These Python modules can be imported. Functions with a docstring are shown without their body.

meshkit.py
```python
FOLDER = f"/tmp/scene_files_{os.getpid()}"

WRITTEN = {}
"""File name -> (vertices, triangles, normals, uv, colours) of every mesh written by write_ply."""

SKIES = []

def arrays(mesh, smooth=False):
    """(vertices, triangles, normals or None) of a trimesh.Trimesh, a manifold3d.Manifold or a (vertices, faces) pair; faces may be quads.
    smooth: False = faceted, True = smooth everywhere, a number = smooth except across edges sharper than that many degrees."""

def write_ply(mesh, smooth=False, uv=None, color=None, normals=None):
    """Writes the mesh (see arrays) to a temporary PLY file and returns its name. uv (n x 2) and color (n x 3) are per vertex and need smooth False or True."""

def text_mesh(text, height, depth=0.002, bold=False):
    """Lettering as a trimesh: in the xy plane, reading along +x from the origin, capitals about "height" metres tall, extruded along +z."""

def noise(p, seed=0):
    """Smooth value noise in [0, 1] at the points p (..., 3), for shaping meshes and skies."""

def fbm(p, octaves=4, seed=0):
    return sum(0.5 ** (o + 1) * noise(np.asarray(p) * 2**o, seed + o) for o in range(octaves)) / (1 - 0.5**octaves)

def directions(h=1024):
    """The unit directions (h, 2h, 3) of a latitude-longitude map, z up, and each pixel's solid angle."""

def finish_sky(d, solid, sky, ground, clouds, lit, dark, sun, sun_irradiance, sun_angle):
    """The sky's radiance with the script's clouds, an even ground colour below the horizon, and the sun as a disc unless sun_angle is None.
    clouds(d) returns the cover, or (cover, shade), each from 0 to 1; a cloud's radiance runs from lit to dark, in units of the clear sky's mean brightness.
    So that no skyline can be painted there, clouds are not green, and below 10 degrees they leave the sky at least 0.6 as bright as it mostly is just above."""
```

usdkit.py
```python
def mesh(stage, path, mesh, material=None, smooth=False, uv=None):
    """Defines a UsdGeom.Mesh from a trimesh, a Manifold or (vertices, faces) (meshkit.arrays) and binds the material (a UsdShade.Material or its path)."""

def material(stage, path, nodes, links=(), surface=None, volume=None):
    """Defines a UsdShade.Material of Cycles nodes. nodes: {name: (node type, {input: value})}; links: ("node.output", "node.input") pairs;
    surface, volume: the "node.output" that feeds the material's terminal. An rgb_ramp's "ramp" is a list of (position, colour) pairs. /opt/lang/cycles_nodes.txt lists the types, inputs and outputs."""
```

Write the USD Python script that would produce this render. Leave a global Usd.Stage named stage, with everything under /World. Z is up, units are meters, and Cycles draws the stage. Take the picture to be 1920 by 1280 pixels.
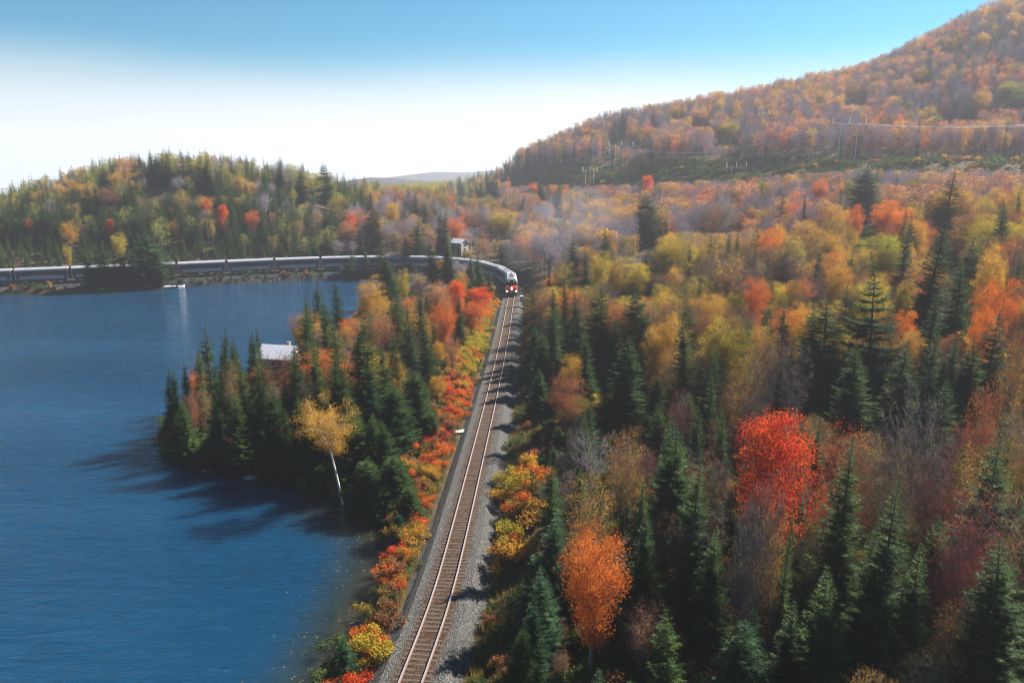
import math, random
import numpy as np, trimesh, usdkit, shapely, shapely.geometry as sg
from scipy.interpolate import LinearNDInterpolator, NearestNDInterpolator, RegularGridInterpolator, CubicSpline
from scipy.ndimage import gaussian_filter
from scipy.spatial import cKDTree
from pxr import Usd, UsdGeom, UsdLux, UsdShade, Sdf, Gf, Vt

stage = Usd.Stage.CreateInMemory()
UsdGeom.SetStageUpAxis(stage, 'Z')
UsdGeom.Xform.Define(stage, '/World')
UsdGeom.Scope.Define(stage, '/World/Looks')

# ------------------------------------------------------------------ camera, sky, sun, exposure
FPX, HZ, CAMZ = 1450.0, 310.0, 33.0            # focal length in photo pixels, horizon row, metres above the rails
PITCH = math.atan((640 - HZ) / FPX)
cam = UsdGeom.Camera.Define(stage, '/World/camera')
cam.AddTranslateOp().Set((0, 0, CAMZ))
cam.AddRotateXOp().Set(90 - math.degrees(PITCH))
cam.CreateHorizontalApertureAttr(36.0)
cam.CreateFocalLengthAttr(36.0 * FPX / 1920)
cam.CreateClippingRangeAttr((0.5, 30000.0))
cam.CreateExposureAttr(1.9)

SUN_AZ, SUN_EL = math.radians(56), math.radians(41)     # azimuth clockwise from +y (forward)
sdir = (math.sin(SUN_AZ) * math.cos(SUN_EL), math.cos(SUN_AZ) * math.cos(SUN_EL), math.sin(SUN_EL))
sun = UsdLux.DistantLight.Define(stage, '/World/sun')
sun.CreateIntensityAttr(1.25); sun.CreateNormalizeAttr(True); sun.CreateAngleAttr(0.5); sun.CreateColorAttr((1.0, 0.93, 0.82))
zq = Gf.Rotation(Gf.Vec3d(0, 0, 1), Gf.Vec3d(*sdir))
sun.AddOrientOp().Set(Gf.Quatf(zq.GetQuat()))

SKY_STRENGTH = 0.056
dome = UsdLux.DomeLight.Define(stage, '/World/sky')
skym = usdkit.material(stage, '/World/Looks/sky', {
    'tc': ('texture_coordinate', {}),
    'sky': ('sky_texture', {'sky_type': 'single_scattering', 'sun_disc': False, 'sun_elevation': SUN_EL, 'sun_rotation': SUN_AZ, 'altitude': 300.0}),
    'tint': ('mix_color', {'blend_type': 'multiply', 'fac': 1.0, 'b': (0.004, 0.37, 0.52), 'use_clamp': False}),
    'sep': ('separate_xyz', {}),
    'map': ('mapping', {'scale': (1.6, 1.6, 5.0)}),
    'nz': ('noise_texture', {'scale': 1.3, 'detail': 3.0, 'roughness': 0.45}),
    'off': ('math', {'math_type': 'multiply_add', 'value2': 0.05, 'value3': -0.025}),
    'el': ('math', {'math_type': 'add'}),
    'fac': ('map_range', {'range_type': 'smootherstep', 'from_min': 0.158, 'from_max': 0.05, 'to_min': 0.0, 'to_max': 1.0, 'clamp': True}),
    'mix': ('mix_color', {'b': (3.15, 3.62, 3.85), 'use_clamp': False}),
    'bg': ('background_shader', {'strength': SKY_STRENGTH})},
    [('sky.color', 'tint.a'), ('tc.generated', 'sep.vector'), ('tc.generated', 'map.vector'), ('map.vector', 'nz.vector'), ('nz.fac', 'off.value1'),
     ('sep.z', 'el.value1'), ('off.value', 'el.value2'), ('el.value', 'fac.value'), ('fac.result', 'mix.fac'), ('tint.result', 'mix.a'),
     ('mix.result', 'bg.color')], surface='bg.background')
UsdShade.MaterialBindingAPI.Apply(dome.GetPrim()).Bind(skym)
for k, v in (('label', 'blue sky fading to white haze above the hills'), ('category', 'sky'), ('kind', 'structure')):
    dome.GetPrim().SetCustomDataByKey(k, v)

# ------------------------------------------------------------------ helpers
def pray(px, py):
    a, b = (px - 960) / FPX, -(py - 640) / FPX
    return np.array([a, math.cos(PITCH) + b * math.sin(PITCH), -math.sin(PITCH) + b * math.cos(PITCH)])
def at_z(px, py, z):
    d = pray(px, py); t = (z - CAMZ) / d[2]; return np.array([d[0] * t, d[1] * t, z])
def at_y(px, py, y):
    d = pray(px, py); t = y / d[1]; return np.array([d[0] * t, y, CAMZ + d[2] * t])
def proj(p):
    p = np.atleast_2d(p); y, z = p[:, 1], p[:, 2] - CAMZ
    dep = np.maximum(y * math.cos(PITCH) - z * math.sin(PITCH), 0.1); up = y * math.sin(PITCH) + z * math.cos(PITCH)
    return 960 + FPX * p[:, 0] / dep, 640 - FPX * up / dep, dep
names = {}
def numbered(name):
    n = names.get(name, 0); names[name] = n + 1
    return name if n == 0 else f'{name}_{n:03d}'
def tag(prim, label=None, cat=None, group=None, kind=None):
    prim = prim.GetPrim() if hasattr(prim, 'GetPrim') else prim
    for k, v in (('label', label), ('category', cat), ('group', group), ('kind', kind)):
        if v: prim.SetCustomDataByKey(k, v)
    return prim
def thing(name, label, cat, loc=(0, 0, 0), rotz=0.0, group=None, kind=None):
    x = UsdGeom.Xform.Define(stage, '/World/' + numbered(name))
    x.AddTranslateOp().Set(tuple(map(float, loc)))
    if rotz: x.AddRotateZOp().Set(math.degrees(rotz))
    return tag(x, label, cat, group, kind)
def obj(name, mesh, m, parent=None, smooth=False, uv=None, label=None):
    base = (str(parent.GetPath()) if parent is not None else '/World') + '/' + name
    if parent is None: path = '/World/' + numbered(name)
    else:
        n = names.get(base, 0); names[base] = n + 1
        path = base if n == 0 else f'{base}_{n:03d}'
    p = usdkit.mesh(stage, path, mesh, m, smooth, uv).GetPrim()
    p.SetCustomDataByKey('label', label) if label else None
    return p
def box(sx, sy, sz, c=(0, 0, 0)):
    b = trimesh.creation.box([sx, sy, sz]); b.apply_translation(c); return b
def cyl(p0, p1, r, n=10):
    return trimesh.creation.cylinder(radius=r, segment=[p0, p1], sections=n)
def cat(ms): return trimesh.util.concatenate(ms)
def prism_x(poly, x0, x1):
    m = trimesh.creation.extrude_polygon(sg.Polygon(poly), x1 - x0, engine='earcut')   # poly in (y, z)
    v = m.vertices.copy(); m.vertices = np.stack([v[:, 2] + x0, v[:, 0], v[:, 1]], 1); return m

# ------------------------------------------------------------------ materials
def mat(name, nodes, links, surface): return usdkit.material(stage, '/World/Looks/' + name, nodes, links, surface=surface)
def plain(name, col, rough=0.6, metal=0.0, var=0.18, scale=3.0, bump=0.0, spec=0.5, emis=0.0):
    lo = tuple(c * (1 - var) for c in col); hi = tuple(min(1, c * (1 + var)) for c in col)
    nodes = {'tc': ('texture_coordinate', {}), 'n': ('noise_texture', {'scale': scale, 'detail': 5.0, 'roughness': 0.65}),
             'r': ('rgb_ramp', {'ramp': [(0.3, lo), (0.7, hi)]}),
             'p': ('principled_bsdf', {'roughness': rough, 'metallic': metal, 'specular_ior_level': spec})}
    links = [('tc.object', 'n.vector'), ('n.fac', 'r.fac'), ('r.color', 'p.base_color')]
    if emis: nodes['p'][1].update(emission_color=col, emission_strength=emis)
    if bump:
        nodes['b'] = ('bump', {'distance': bump, 'strength': 0.8}); links += [('n.fac', 'b.height'), ('b.normal', 'p.normal')]
    return mat(name, nodes, links, 'p.BSDF')
def leaf(name, a, b, trans=0.4, c=None, rough=0.6):
    """Foliage: colour runs from a to b by clump and by leaf, every copy of a tree shifted a little; part of the light shines through."""
    ramp = [(0.25, a), (0.75, b)] if c is None else [(0.2, a), (0.5, b), (0.8, c)]
    return mat(name, {
        'tc': ('texture_coordinate', {}), 'n': ('noise_texture', {'scale': 0.55, 'detail': 2.0}), 'g': ('geometry', {}), 'oi': ('object_info', {}),
        'm1': ('math', {'math_type': 'multiply_add', 'value2': 0.34, 'value3': -0.17}), 'm2': ('math', {'math_type': 'multiply_add', 'value2': 0.22, 'value3': -0.11}),
        's1': ('math', {'math_type': 'add'}), 's2': ('math', {'math_type': 'add'}),
        'r': ('rgb_ramp', {'ramp': ramp}),
        'hv': ('math', {'math_type': 'multiply_add', 'value2': 0.5, 'value3': 0.75}),
        'h': ('hsv', {'saturation': 1.0}),
        'd': ('diffuse_bsdf', {}), 't': ('translucent_bsdf', {}), 'gl': ('glossy_bsdf', {'roughness': rough, 'color': (0.9, 0.9, 0.9)}),
        'mx': ('mix_closure', {'fac': trans}), 'mg': ('mix_closure', {'fac': 0.01})},
        [('tc.object', 'n.vector'), ('g.random_per_island', 'm1.value1'), ('oi.random', 'm2.value1'), ('n.fac', 's1.value1'), ('m1.value', 's1.value2'),
         ('s1.value', 's2.value1'), ('m2.value', 's2.value2'), ('s2.value', 'r.fac'), ('g.random_per_island', 'hv.value1'), ('hv.value', 'h.value'),
         ('r.color', 'h.color'), ('h.color', 'd.color'), ('h.color', 't.color'), ('d.BSDF', 'mx.closure1'), ('t.BSDF', 'mx.closure2'),
         ('mx.closure', 'mg.closure1'), ('gl.BSDF', 'mg.closure2')], 'mg.closure')
M = {}
M['spruce'] = leaf('needles_spruce', (0.028, 0.062, 0.015), (0.105, 0.165, 0.030), 0.32)
M['blue_spruce'] = leaf('needles_blue_spruce', (0.020, 0.056, 0.026), (0.070, 0.140, 0.048), 0.24)
M['cedar'] = leaf('needles_cedar', (0.026, 0.060, 0.016), (0.085, 0.130, 0.030), 0.22)
M['pine'] = leaf('needles_pine', (0.022, 0.060, 0.026), (0.060, 0.120, 0.040), 0.2)
M['red'] = leaf('leaves_red', (0.58, 0.050, 0.014), (0.84, 0.135, 0.020), 0.5, (0.88, 0.28, 0.035))
M['orange'] = leaf('leaves_orange', (0.54, 0.115, 0.014), (0.78, 0.220, 0.022), 0.5, (0.85, 0.36, 0.04))
M['gold'] = leaf('leaves_gold', (0.46, 0.230, 0.025), (0.66, 0.370, 0.036), 0.5, (0.76, 0.50, 0.06))
M['yellow'] = leaf('leaves_yellow', (0.38, 0.280, 0.022), (0.58, 0.430, 0.032), 0.5, (0.70, 0.56, 0.06))
M['lime'] = leaf('leaves_yellow_green', (0.24, 0.255, 0.020), (0.46, 0.400, 0.035), 0.5, (0.60, 0.50, 0.05))
M['olive'] = leaf('leaves_olive', (0.16, 0.130, 0.022), (0.34, 0.235, 0.030), 0.45, (0.46, 0.30, 0.04))
M['rust'] = leaf('leaves_rust', (0.24, 0.100, 0.040), (0.42, 0.180, 0.055), 0.45, (0.52, 0.28, 0.07))
M['burgundy'] = leaf('leaves_burgundy', (0.20, 0.030, 0.024), (0.40, 0.065, 0.038), 0.45, (0.52, 0.13, 0.05))
M['salmon'] = leaf('leaves_salmon', (0.42, 0.185, 0.095), (0.58, 0.270, 0.115), 0.45, (0.62, 0.36, 0.13))
M['green'] = leaf('leaves_green', (0.050, 0.085, 0.018), (0.120, 0.180, 0.032), 0.4, (0.22, 0.24, 0.04))
M['straw'] = leaf('grass_straw', (0.22, 0.150, 0.040), (0.42, 0.300, 0.070), 0.35, (0.52, 0.30, 0.06))
M['weed'] = leaf('grass_weed', (0.07, 0.095, 0.040), (0.17, 0.185, 0.070), 0.35, (0.26, 0.22, 0.10))
def bark(name, a, b):
    return mat(name, {'tc': ('texture_coordinate', {}), 'mp': ('mapping', {'scale': (6.0, 6.0, 1.2)}), 'n': ('noise_texture', {'scale': 2.0, 'detail': 5.0, 'roughness': 0.7}),
        'oi': ('object_info', {}), 'r': ('rgb_ramp', {'ramp': [(0.35, a), (0.65, b)]}), 'hv': ('math', {'math_type': 'multiply_add', 'value2': 0.4, 'value3': 0.8}), 'h': ('hsv', {}),
        'b': ('bump', {'distance': 0.02}), 'p': ('principled_bsdf', {'roughness': 0.9, 'specular_ior_level': 0.2})},
        [('tc.object', 'mp.vector'), ('mp.vector', 'n.vector'), ('n.fac', 'r.fac'), ('oi.random', 'hv.value1'), ('hv.value', 'h.value'), ('r.color', 'h.color'), ('h.color', 'p.base_color'),
         ('n.fac', 'b.height'), ('b.normal', 'p.normal')], 'p.BSDF')
M['bark'] = bark('bark_brown', (0.055, 0.042, 0.032), (0.13, 0.105, 0.085))
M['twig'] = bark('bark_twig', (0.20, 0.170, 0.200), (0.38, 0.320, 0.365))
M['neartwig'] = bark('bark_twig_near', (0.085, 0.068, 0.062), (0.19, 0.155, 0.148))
M['greybark'] = bark('bark_grey', (0.13, 0.115, 0.105), (0.24, 0.215, 0.20))
M['birch'] = bark('bark_birch', (0.30, 0.27, 0.24), (0.68, 0.65, 0.60))
M['rail'] = plain('rail_steel', (0.55, 0.50, 0.50), 0.32, 0.75, 0.12, 4.0)
M['railweb'] = plain('rail_rust', (0.13, 0.065, 0.04), 0.8)
M['sleeper'] = plain('sleeper_wood', (0.048, 0.031, 0.023), 0.95, 0, 0.4, 5.0, 0.01)
M['silver'] = plain('coach_steel', (0.30, 0.30, 0.33), 0.5, 0.1, 0.10, 1.2)
M['roofpaint'] = plain('coach_roof', (0.21, 0.21, 0.24), 0.75, 0.0, 0.12, 0.9)
M['band'] = plain('coach_band', (0.045, 0.024, 0.028), 0.45, 0, 0.15)
M['darkglass'] = plain('dark_glass', (0.018, 0.019, 0.021), 0.12, 0, 0.1, 1.0, 0, 0.35)
M['black'] = plain('underframe_black', (0.022, 0.022, 0.024), 0.7)
M['lred'] = plain('locomotive_red', (0.66, 0.085, 0.022), 0.38, 0, 0.10)
M['yellowp'] = plain('yellow_paint', (0.70, 0.48, 0.05), 0.5)
M['white'] = plain('white_paint', (0.78, 0.78, 0.76), 0.5, 0, 0.08)
M['lamp'] = plain('lamp_lit', (1.0, 0.90, 0.66), 0.3, 0, 0.02, 1.0, 0, 0.5, 5.0)
M['pole'] = plain('pole_wood', (0.50, 0.47, 0.45), 0.85, 0, 0.2, 3.0, 0.01)
M['porcelain'] = plain('insulator_white', (0.80, 0.80, 0.80), 0.3, 0, 0.05)
M['cable'] = plain('cable_aluminium', (0.62, 0.64, 0.68), 0.4, 0.5, 0.05)
M['metalroof'] = plain('metal_roof', (0.50, 0.50, 0.55), 0.4, 0.15, 0.08, 1.5)
M['siding'] = plain('house_siding', (0.30, 0.27, 0.25), 0.8, 0, 0.15, 2.0)
M['logwall'] = plain('cabin_wall', (0.22, 0.13, 0.08), 0.85, 0, 0.25, 2.0)
M['deck'] = plain('weathered_planks', (0.40, 0.36, 0.33), 0.85, 0, 0.22, 4.0, 0.01)
M['rock'] = plain('rock', (0.16, 0.15, 0.14), 0.9, 0, 0.4, 2.5, 0.05)
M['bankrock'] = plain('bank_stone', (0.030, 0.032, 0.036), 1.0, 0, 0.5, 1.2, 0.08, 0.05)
M['hull'] = plain('boat_hull', (0.33, 0.34, 0.35), 0.35, 0, 0.06)
M['hullblue'] = plain('boat_trim', (0.16, 0.28, 0.42), 0.4, 0, 0.06)
M['ground'] = mat('forest_floor', {
    'g': ('geometry', {}), 'n1': ('noise_texture', {'scale': 0.05, 'detail': 4.0}), 'n2': ('noise_texture', {'scale': 1.3, 'detail': 6.0, 'roughness': 0.7}),
    'r1': ('rgb_ramp', {'ramp': [(0.3, (0.030, 0.030, 0.016)), (0.5, (0.058, 0.044, 0.026)), (0.7, (0.044, 0.050, 0.024))]}),
    'r2': ('rgb_ramp', {'ramp': [(0.3, (0.55, 0.5, 0.5)), (0.7, (1.5, 1.3, 1.1))]}),
    'm': ('mix_color', {'blend_type': 'multiply', 'fac': 1.0, 'use_clamp': False}), 'b': ('bump', {'distance': 0.15}), 'p': ('principled_bsdf', {'roughness': 0.95, 'specular_ior_level': 0.1})},
    [('g.position', 'n1.vector'), ('g.position', 'n2.vector'), ('n1.fac', 'r1.fac'), ('n2.fac', 'r2.fac'), ('r1.color', 'm.a'), ('r2.color', 'm.b'), ('m.result', 'p.base_color'), ('n2.fac', 'b.height'), ('b.normal', 'p.normal')], 'p.BSDF')
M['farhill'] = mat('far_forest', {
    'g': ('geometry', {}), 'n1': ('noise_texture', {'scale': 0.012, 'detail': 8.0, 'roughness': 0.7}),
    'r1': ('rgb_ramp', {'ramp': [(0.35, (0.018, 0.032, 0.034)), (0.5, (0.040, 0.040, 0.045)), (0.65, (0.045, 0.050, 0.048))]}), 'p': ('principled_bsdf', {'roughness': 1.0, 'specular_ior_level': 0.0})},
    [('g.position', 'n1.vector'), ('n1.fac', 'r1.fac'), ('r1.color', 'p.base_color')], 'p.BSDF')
M['ballast'] = mat('ballast_stone', {
    'g': ('geometry', {}), 'at': ('attribute', {'attribute': 'st'}), 'sp': ('separate_xyz', {}),
    'v': ('voronoi_texture', {'scale': 14.0}), 'n': ('noise_texture', {'scale': 0.8, 'detail': 5.0, 'roughness': 0.65}),
    'sc': ('separate_xyz', {}),
    'gr': ('rgb_ramp', {'ramp': [(0.0, (0.036, 0.036, 0.038)), (0.5, (0.066, 0.064, 0.061)), (0.85, (0.10, 0.097, 0.093)), (1.0, (0.19, 0.18, 0.17))]}),
    'ru': ('rgb_ramp', {'ramp': [(0.0, (0.024, 0.014, 0.010)), (0.5, (0.050, 0.029, 0.019)), (1.0, (0.10, 0.062, 0.042))]}),
    'ab': ('math', {'math_type': 'absolute'}), 'an': ('math', {'math_type': 'multiply_add', 'value2': 0.9, 'value3': -0.45}), 'ad': ('math', {'math_type': 'add'}),
    'f': ('map_range', {'range_type': 'smoothstep', 'from_min': 1.0, 'from_max': 1.7, 'to_min': 1.0, 'to_max': 0.0, 'clamp': True}),
    'mx': ('mix_color', {}), 'b': ('bump', {'distance': 0.10}), 'p': ('principled_bsdf', {'roughness': 0.95, 'specular_ior_level': 0.08})},
    [('g.position', 'v.vector'), ('g.position', 'n.vector'), ('at.vector', 'sp.vector'), ('sp.x', 'ab.value1'), ('n.fac', 'an.value1'), ('ab.value', 'ad.value1'), ('an.value', 'ad.value2'),
     ('ad.value', 'f.value'), ('v.color', 'sc.vector'), ('sc.x', 'gr.fac'), ('sc.x', 'ru.fac'), ('gr.color', 'mx.a'), ('ru.color', 'mx.b'), ('f.result', 'mx.fac'), ('mx.result', 'p.base_color'),
     ('v.distance', 'b.height'), ('b.normal', 'p.normal')], 'p.BSDF')
M['water'] = mat('lake_water', {
    'g': ('geometry', {}), 'at': ('attribute', {'attribute': 'st'}), 'sp': ('separate_xyz', {}),
    'm1': ('mapping', {'rotation': (0, 0, -0.16), 'scale': (0.55, 2.1, 1.0)}), 'n1': ('noise_texture', {'scale': 0.55, 'detail': 4.0, 'roughness': 0.55, 'distortion': 0.25}),
    'm2': ('mapping', {'rotation': (0, 0, 0.12), 'scale': (0.9, 1.6, 1.0)}), 'n2': ('noise_texture', {'scale': 0.13, 'detail': 3.0}),
    'm3': ('mapping', {'scale': (0.3, 1.0, 1.0)}), 'n3': ('noise_texture', {'scale': 0.03, 'detail': 3.0}),
    'amp': ('map_range', {'from_min': 0.35, 'from_max': 0.65, 'to_min': 0.3, 'to_max': 1.25, 'clamp': True}),
    'hm': ('math', {'math_type': 'multiply'}), 'hs': ('math', {'math_type': 'multiply_add', 'value2': 0.9}),
    'sh': ('rgb_ramp', {'ramp': [(0.0, (0.050, 0.034, 0.016)), (0.45, (0.012, 0.020, 0.020)), (1.0, (0.0025, 0.027, 0.064))]}),
    'b': ('bump', {'distance': 0.75, 'strength': 1.0}), 'p': ('principled_bsdf', {'roughness': 0.06, 'ior': 1.333, 'specular_ior_level': 0.8, 'subsurface_method': 'burley', 'subsurface_weight': 1.0, 'subsurface_scale': 3.5, 'subsurface_radius': (1.0, 1.0, 1.0)})},
    [('g.position', 'm1.vector'), ('m1.vector', 'n1.vector'), ('g.position', 'm2.vector'), ('m2.vector', 'n2.vector'), ('g.position', 'm3.vector'), ('m3.vector', 'n3.vector'),
     ('n3.fac', 'amp.value'), ('n1.fac', 'hm.value1'), ('amp.result', 'hm.value2'), ('n2.fac', 'hs.value1'), ('hm.value', 'hs.value3'), ('hs.value', 'b.height'), ('b.normal', 'p.normal'),
     ('at.vector', 'sp.vector'), ('sp.x', 'sh.fac'), ('sh.color', 'p.base_color')], 'p.BSDF')

# ------------------------------------------------------------------ ground shape
TRK = np.array([(-11.4, 8), (-8.6, 28), (-6.7, 44.4), (-5.75, 52.8), (-5.0, 64.4), (-4.2, 81.6), (-2.95, 109.5), (-1.75, 140.5), (-1.0, 166), (-0.15, 196), (-0.2, 211), (-3.6, 227), (-10.5, 240.5), (-21, 249.5),
                (-36, 253.5), (-54, 252), (-80, 244.5), (-93, 239.5), (-112, 232), (-128, 226), (-150, 218), (-185, 203)], float)
seg = np.r_[0, np.cumsum(np.linalg.norm(np.diff(TRK, axis=0), axis=1))]
spl = CubicSpline(seg, TRK)
TS = np.arange(0, seg[-1], 0.5)
TP = spl(TS); TT = spl(TS, 1); TT /= np.linalg.norm(TT, axis=1, keepdims=True)
TL = np.r_[0, np.cumsum(np.linalg.norm(np.diff(TP, axis=0), axis=1))]
def on_track(s):
    p = np.array([np.interp(s, TL, TP[:, k]) for k in (0, 1)]); t = np.array([np.interp(s, TL, TT[:, k]) for k in (0, 1)])
    return p, t / np.linalg.norm(t)
ttree = cKDTree(TP)
def track_d(xy):
    """Signed distance from the track centreline: positive on the right when looking away from the camera."""
    d, i = ttree.query(xy); rel = xy - TP[i]
    return d * np.sign(rel[:, 0] * TT[i, 1] - rel[:, 1] * TT[i, 0])
SHORE = [(-20, 20), (-14.5, 40), (-11.8, 47.7), (-11.4, 54.5), (-10.8, 63), (-11.0, 69), (-14, 74), (-18.3, 77.5), (-24.5, 82.5), (-30, 84.8), (-38.4, 88.2), (-43.5, 92), (-46, 95.6), (-47.5, 104), (-47, 116), (-44, 127), (-42, 138), (-37, 147),
         (-35, 165), (-37, 190), (-36, 215), (-33, 236), (-38, 246.5), (-55, 246.6), (-80, 238.6), (-93, 233.5), (-102, 229), (-106, 224.5), (-120, 218), (-131, 214), (-136, 219), (-150, 212.5), (-190, 195), (-260, 150), (-330, 40), (-330, -120), (-40, -120)]
lake_poly = sg.Polygon(SHORE)
shore_line = lake_poly.exterior
LAKE_Z = -2.5
CTRL = np.array([
    (8, 0, 0), (8, 100, 0), (10, 160, 0.6), (10, 200, 1.5), (15, 100, 1.2), (20, 150, 3), (20, 230, 5), (12, 260, 3), (-12, 262, 1.5), (-40, 262, 1.2), (30, 45, 3.5), (60, 60, 9), (54, 100, 9), (37, 90, 5), (100, 100, 16), (105, 150, 17), (85, 185, 16.5), (150, 190, 21),
    (40, 225, 9.5), (193, 300, 37), (200, 150, 30), (300, 150, 50), (300, 60, 40), (100, 20, 12), (40, 0, 4), (200, 0, 24),
    (55, 400, 31), (-6, 490, 17), (-20, 500, 9), (30, 520, 44), (10, 530, 32), (-8, 545, 16), (60, 520, 56), (130, 450, 64), (140, 300, 35), (165, 330, 45), (200, 450, 78), (231, 400, 97), (262, 450, 110), (300, 500, 116), (240, 330, 62),
    (300, 380, 100), (400, 450, 120), (400, 300, 80), (300, 300, 62), (60, 650, 36), (200, 620, 66), (500, 600, 110), (700, 400, 110), (600, 0, 60), (350, 800, 40),
    (0, 300, 4.5), (10, 350, 9), (0, 400, 9), (22, 400, 20), (-20, 400, 6), (-24, 600, 9), (-60, 620, 9), (-24, 750, 5), (20, 750, 6), (100, 900, 4), (-40, 300, 4), (-60, 300, 7), (-70, 400, 6), (-84, 500, 6.5), (-120, 600, 8),
    (-93, 252, 1.5), (-139, 240, 1.2), (-180, 222, 1.0), (-139, 330, 28.5), (-115, 325, 27), (-95, 335, 24.5), (-78, 345, 17), (-160, 400, 21), (-168, 330, 26.5), (-195, 300, 13), (-230, 290, 4), (-300, 280, 0), (-110, 400, 14), (-130, 285, 12), (-100, 285, 10), (-160, 285, 10), (-95, 300, 13),
    (-240, 400, 6), (-300, 500, 0), (-200, 600, 3), (-400, 300, 0), (-400, -100, -6), (-20, 120, -0.6), (-30, 100, -0.9), (-35, 130, -1.0), (-20, 160, -0.3), (-20, 200, 0), (-25, 230, 0), (-12, 80, -1.2), (-10, 50, -1.4), (-20, -50, -1.5), (-330, 100, -6)], float)
ROW = sg.LineString([(-14, 497), (6, 478), (28, 420), (50, 372), (84, 318), (118, 284), (160, 262), (240, 240), (330, 220)])      # the power line's clearing
ROWP = np.array(ROW.coords); ROWY = lambda x: np.interp(x, ROWP[:, 0], ROWP[:, 1])
EDGE_X, EDGE_LO, EDGE_HI = [900, 990, 1160, 1380, 1600, 1800, 1950, 2400], [350, 346, 344, 334, 316, 316, 314, 310], [325, 320, 314, 297, 292, 298, 298, 295]
extra = []
for d_ in np.arange(12, ROW.length, 9.0):
    a_ = ROW.interpolate(d_); v_ = np.array([a_.x, a_.y]); u_ = -v_ / np.linalg.norm(v_); px_ = 960 + FPX * math.cos(PITCH) * v_[0] / v_[1]
    zz = lambda rows, q: at_y(px_, np.interp(px_, EDGE_X, rows), q[1])[2]
    lo_, hi_ = v_ + u_ * 13, v_ - u_ * 13; k_ = 1.0
    extra += [(*lo_, zz(EDGE_LO, lo_)), (*hi_, zz(EDGE_HI, hi_)), (*(v_ + u_ * 24), zz(EDGE_LO, lo_) - 6), (*(v_ + u_ * 40), zz(EDGE_LO, lo_) - 12.0)]
CTRL = np.vstack([CTRL, extra])
gx, gy = np.meshgrid(np.arange(-420, 724, 4.0), np.arange(-130, 924, 4.0), indexing='ij')
g0 = LinearNDInterpolator(CTRL[:, :2], CTRL[:, 2])(gx, gy)
bad = np.isnan(g0); g0[bad] = NearestNDInterpolator(CTRL[:, :2], CTRL[:, 2])(gx[bad], gy[bad])
g0 = gaussian_filter(g0, 1.5)
rgi = RegularGridInterpolator((gx[:, 0], gy[0]), g0, bounds_error=False, fill_value=None)
def vnoise(x, y, s, seed):
    r = np.random.default_rng(seed).random((64, 64)); u, v = x / s, y / s
    i, j = np.floor(u).astype(int), np.floor(v).astype(int); a, b = u - i, v - j; a, b = a * a * (3 - 2 * a), b * b * (3 - 2 * b)
    q = lambda m, n: r[m % 64, n % 64]
    return (q(i, j) * (1 - a) + q(i + 1, j) * a) * (1 - b) + (q(i, j + 1) * (1 - a) + q(i + 1, j + 1) * a) * b - 0.5
def land_s(xy):
    """Signed distance from the shore, positive on land."""
    p = shapely.points(xy); d = shapely.distance(p, shore_line)
    return np.where(shapely.contains_xy(lake_poly, xy[:, 0], xy[:, 1]), -d, d)
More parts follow.
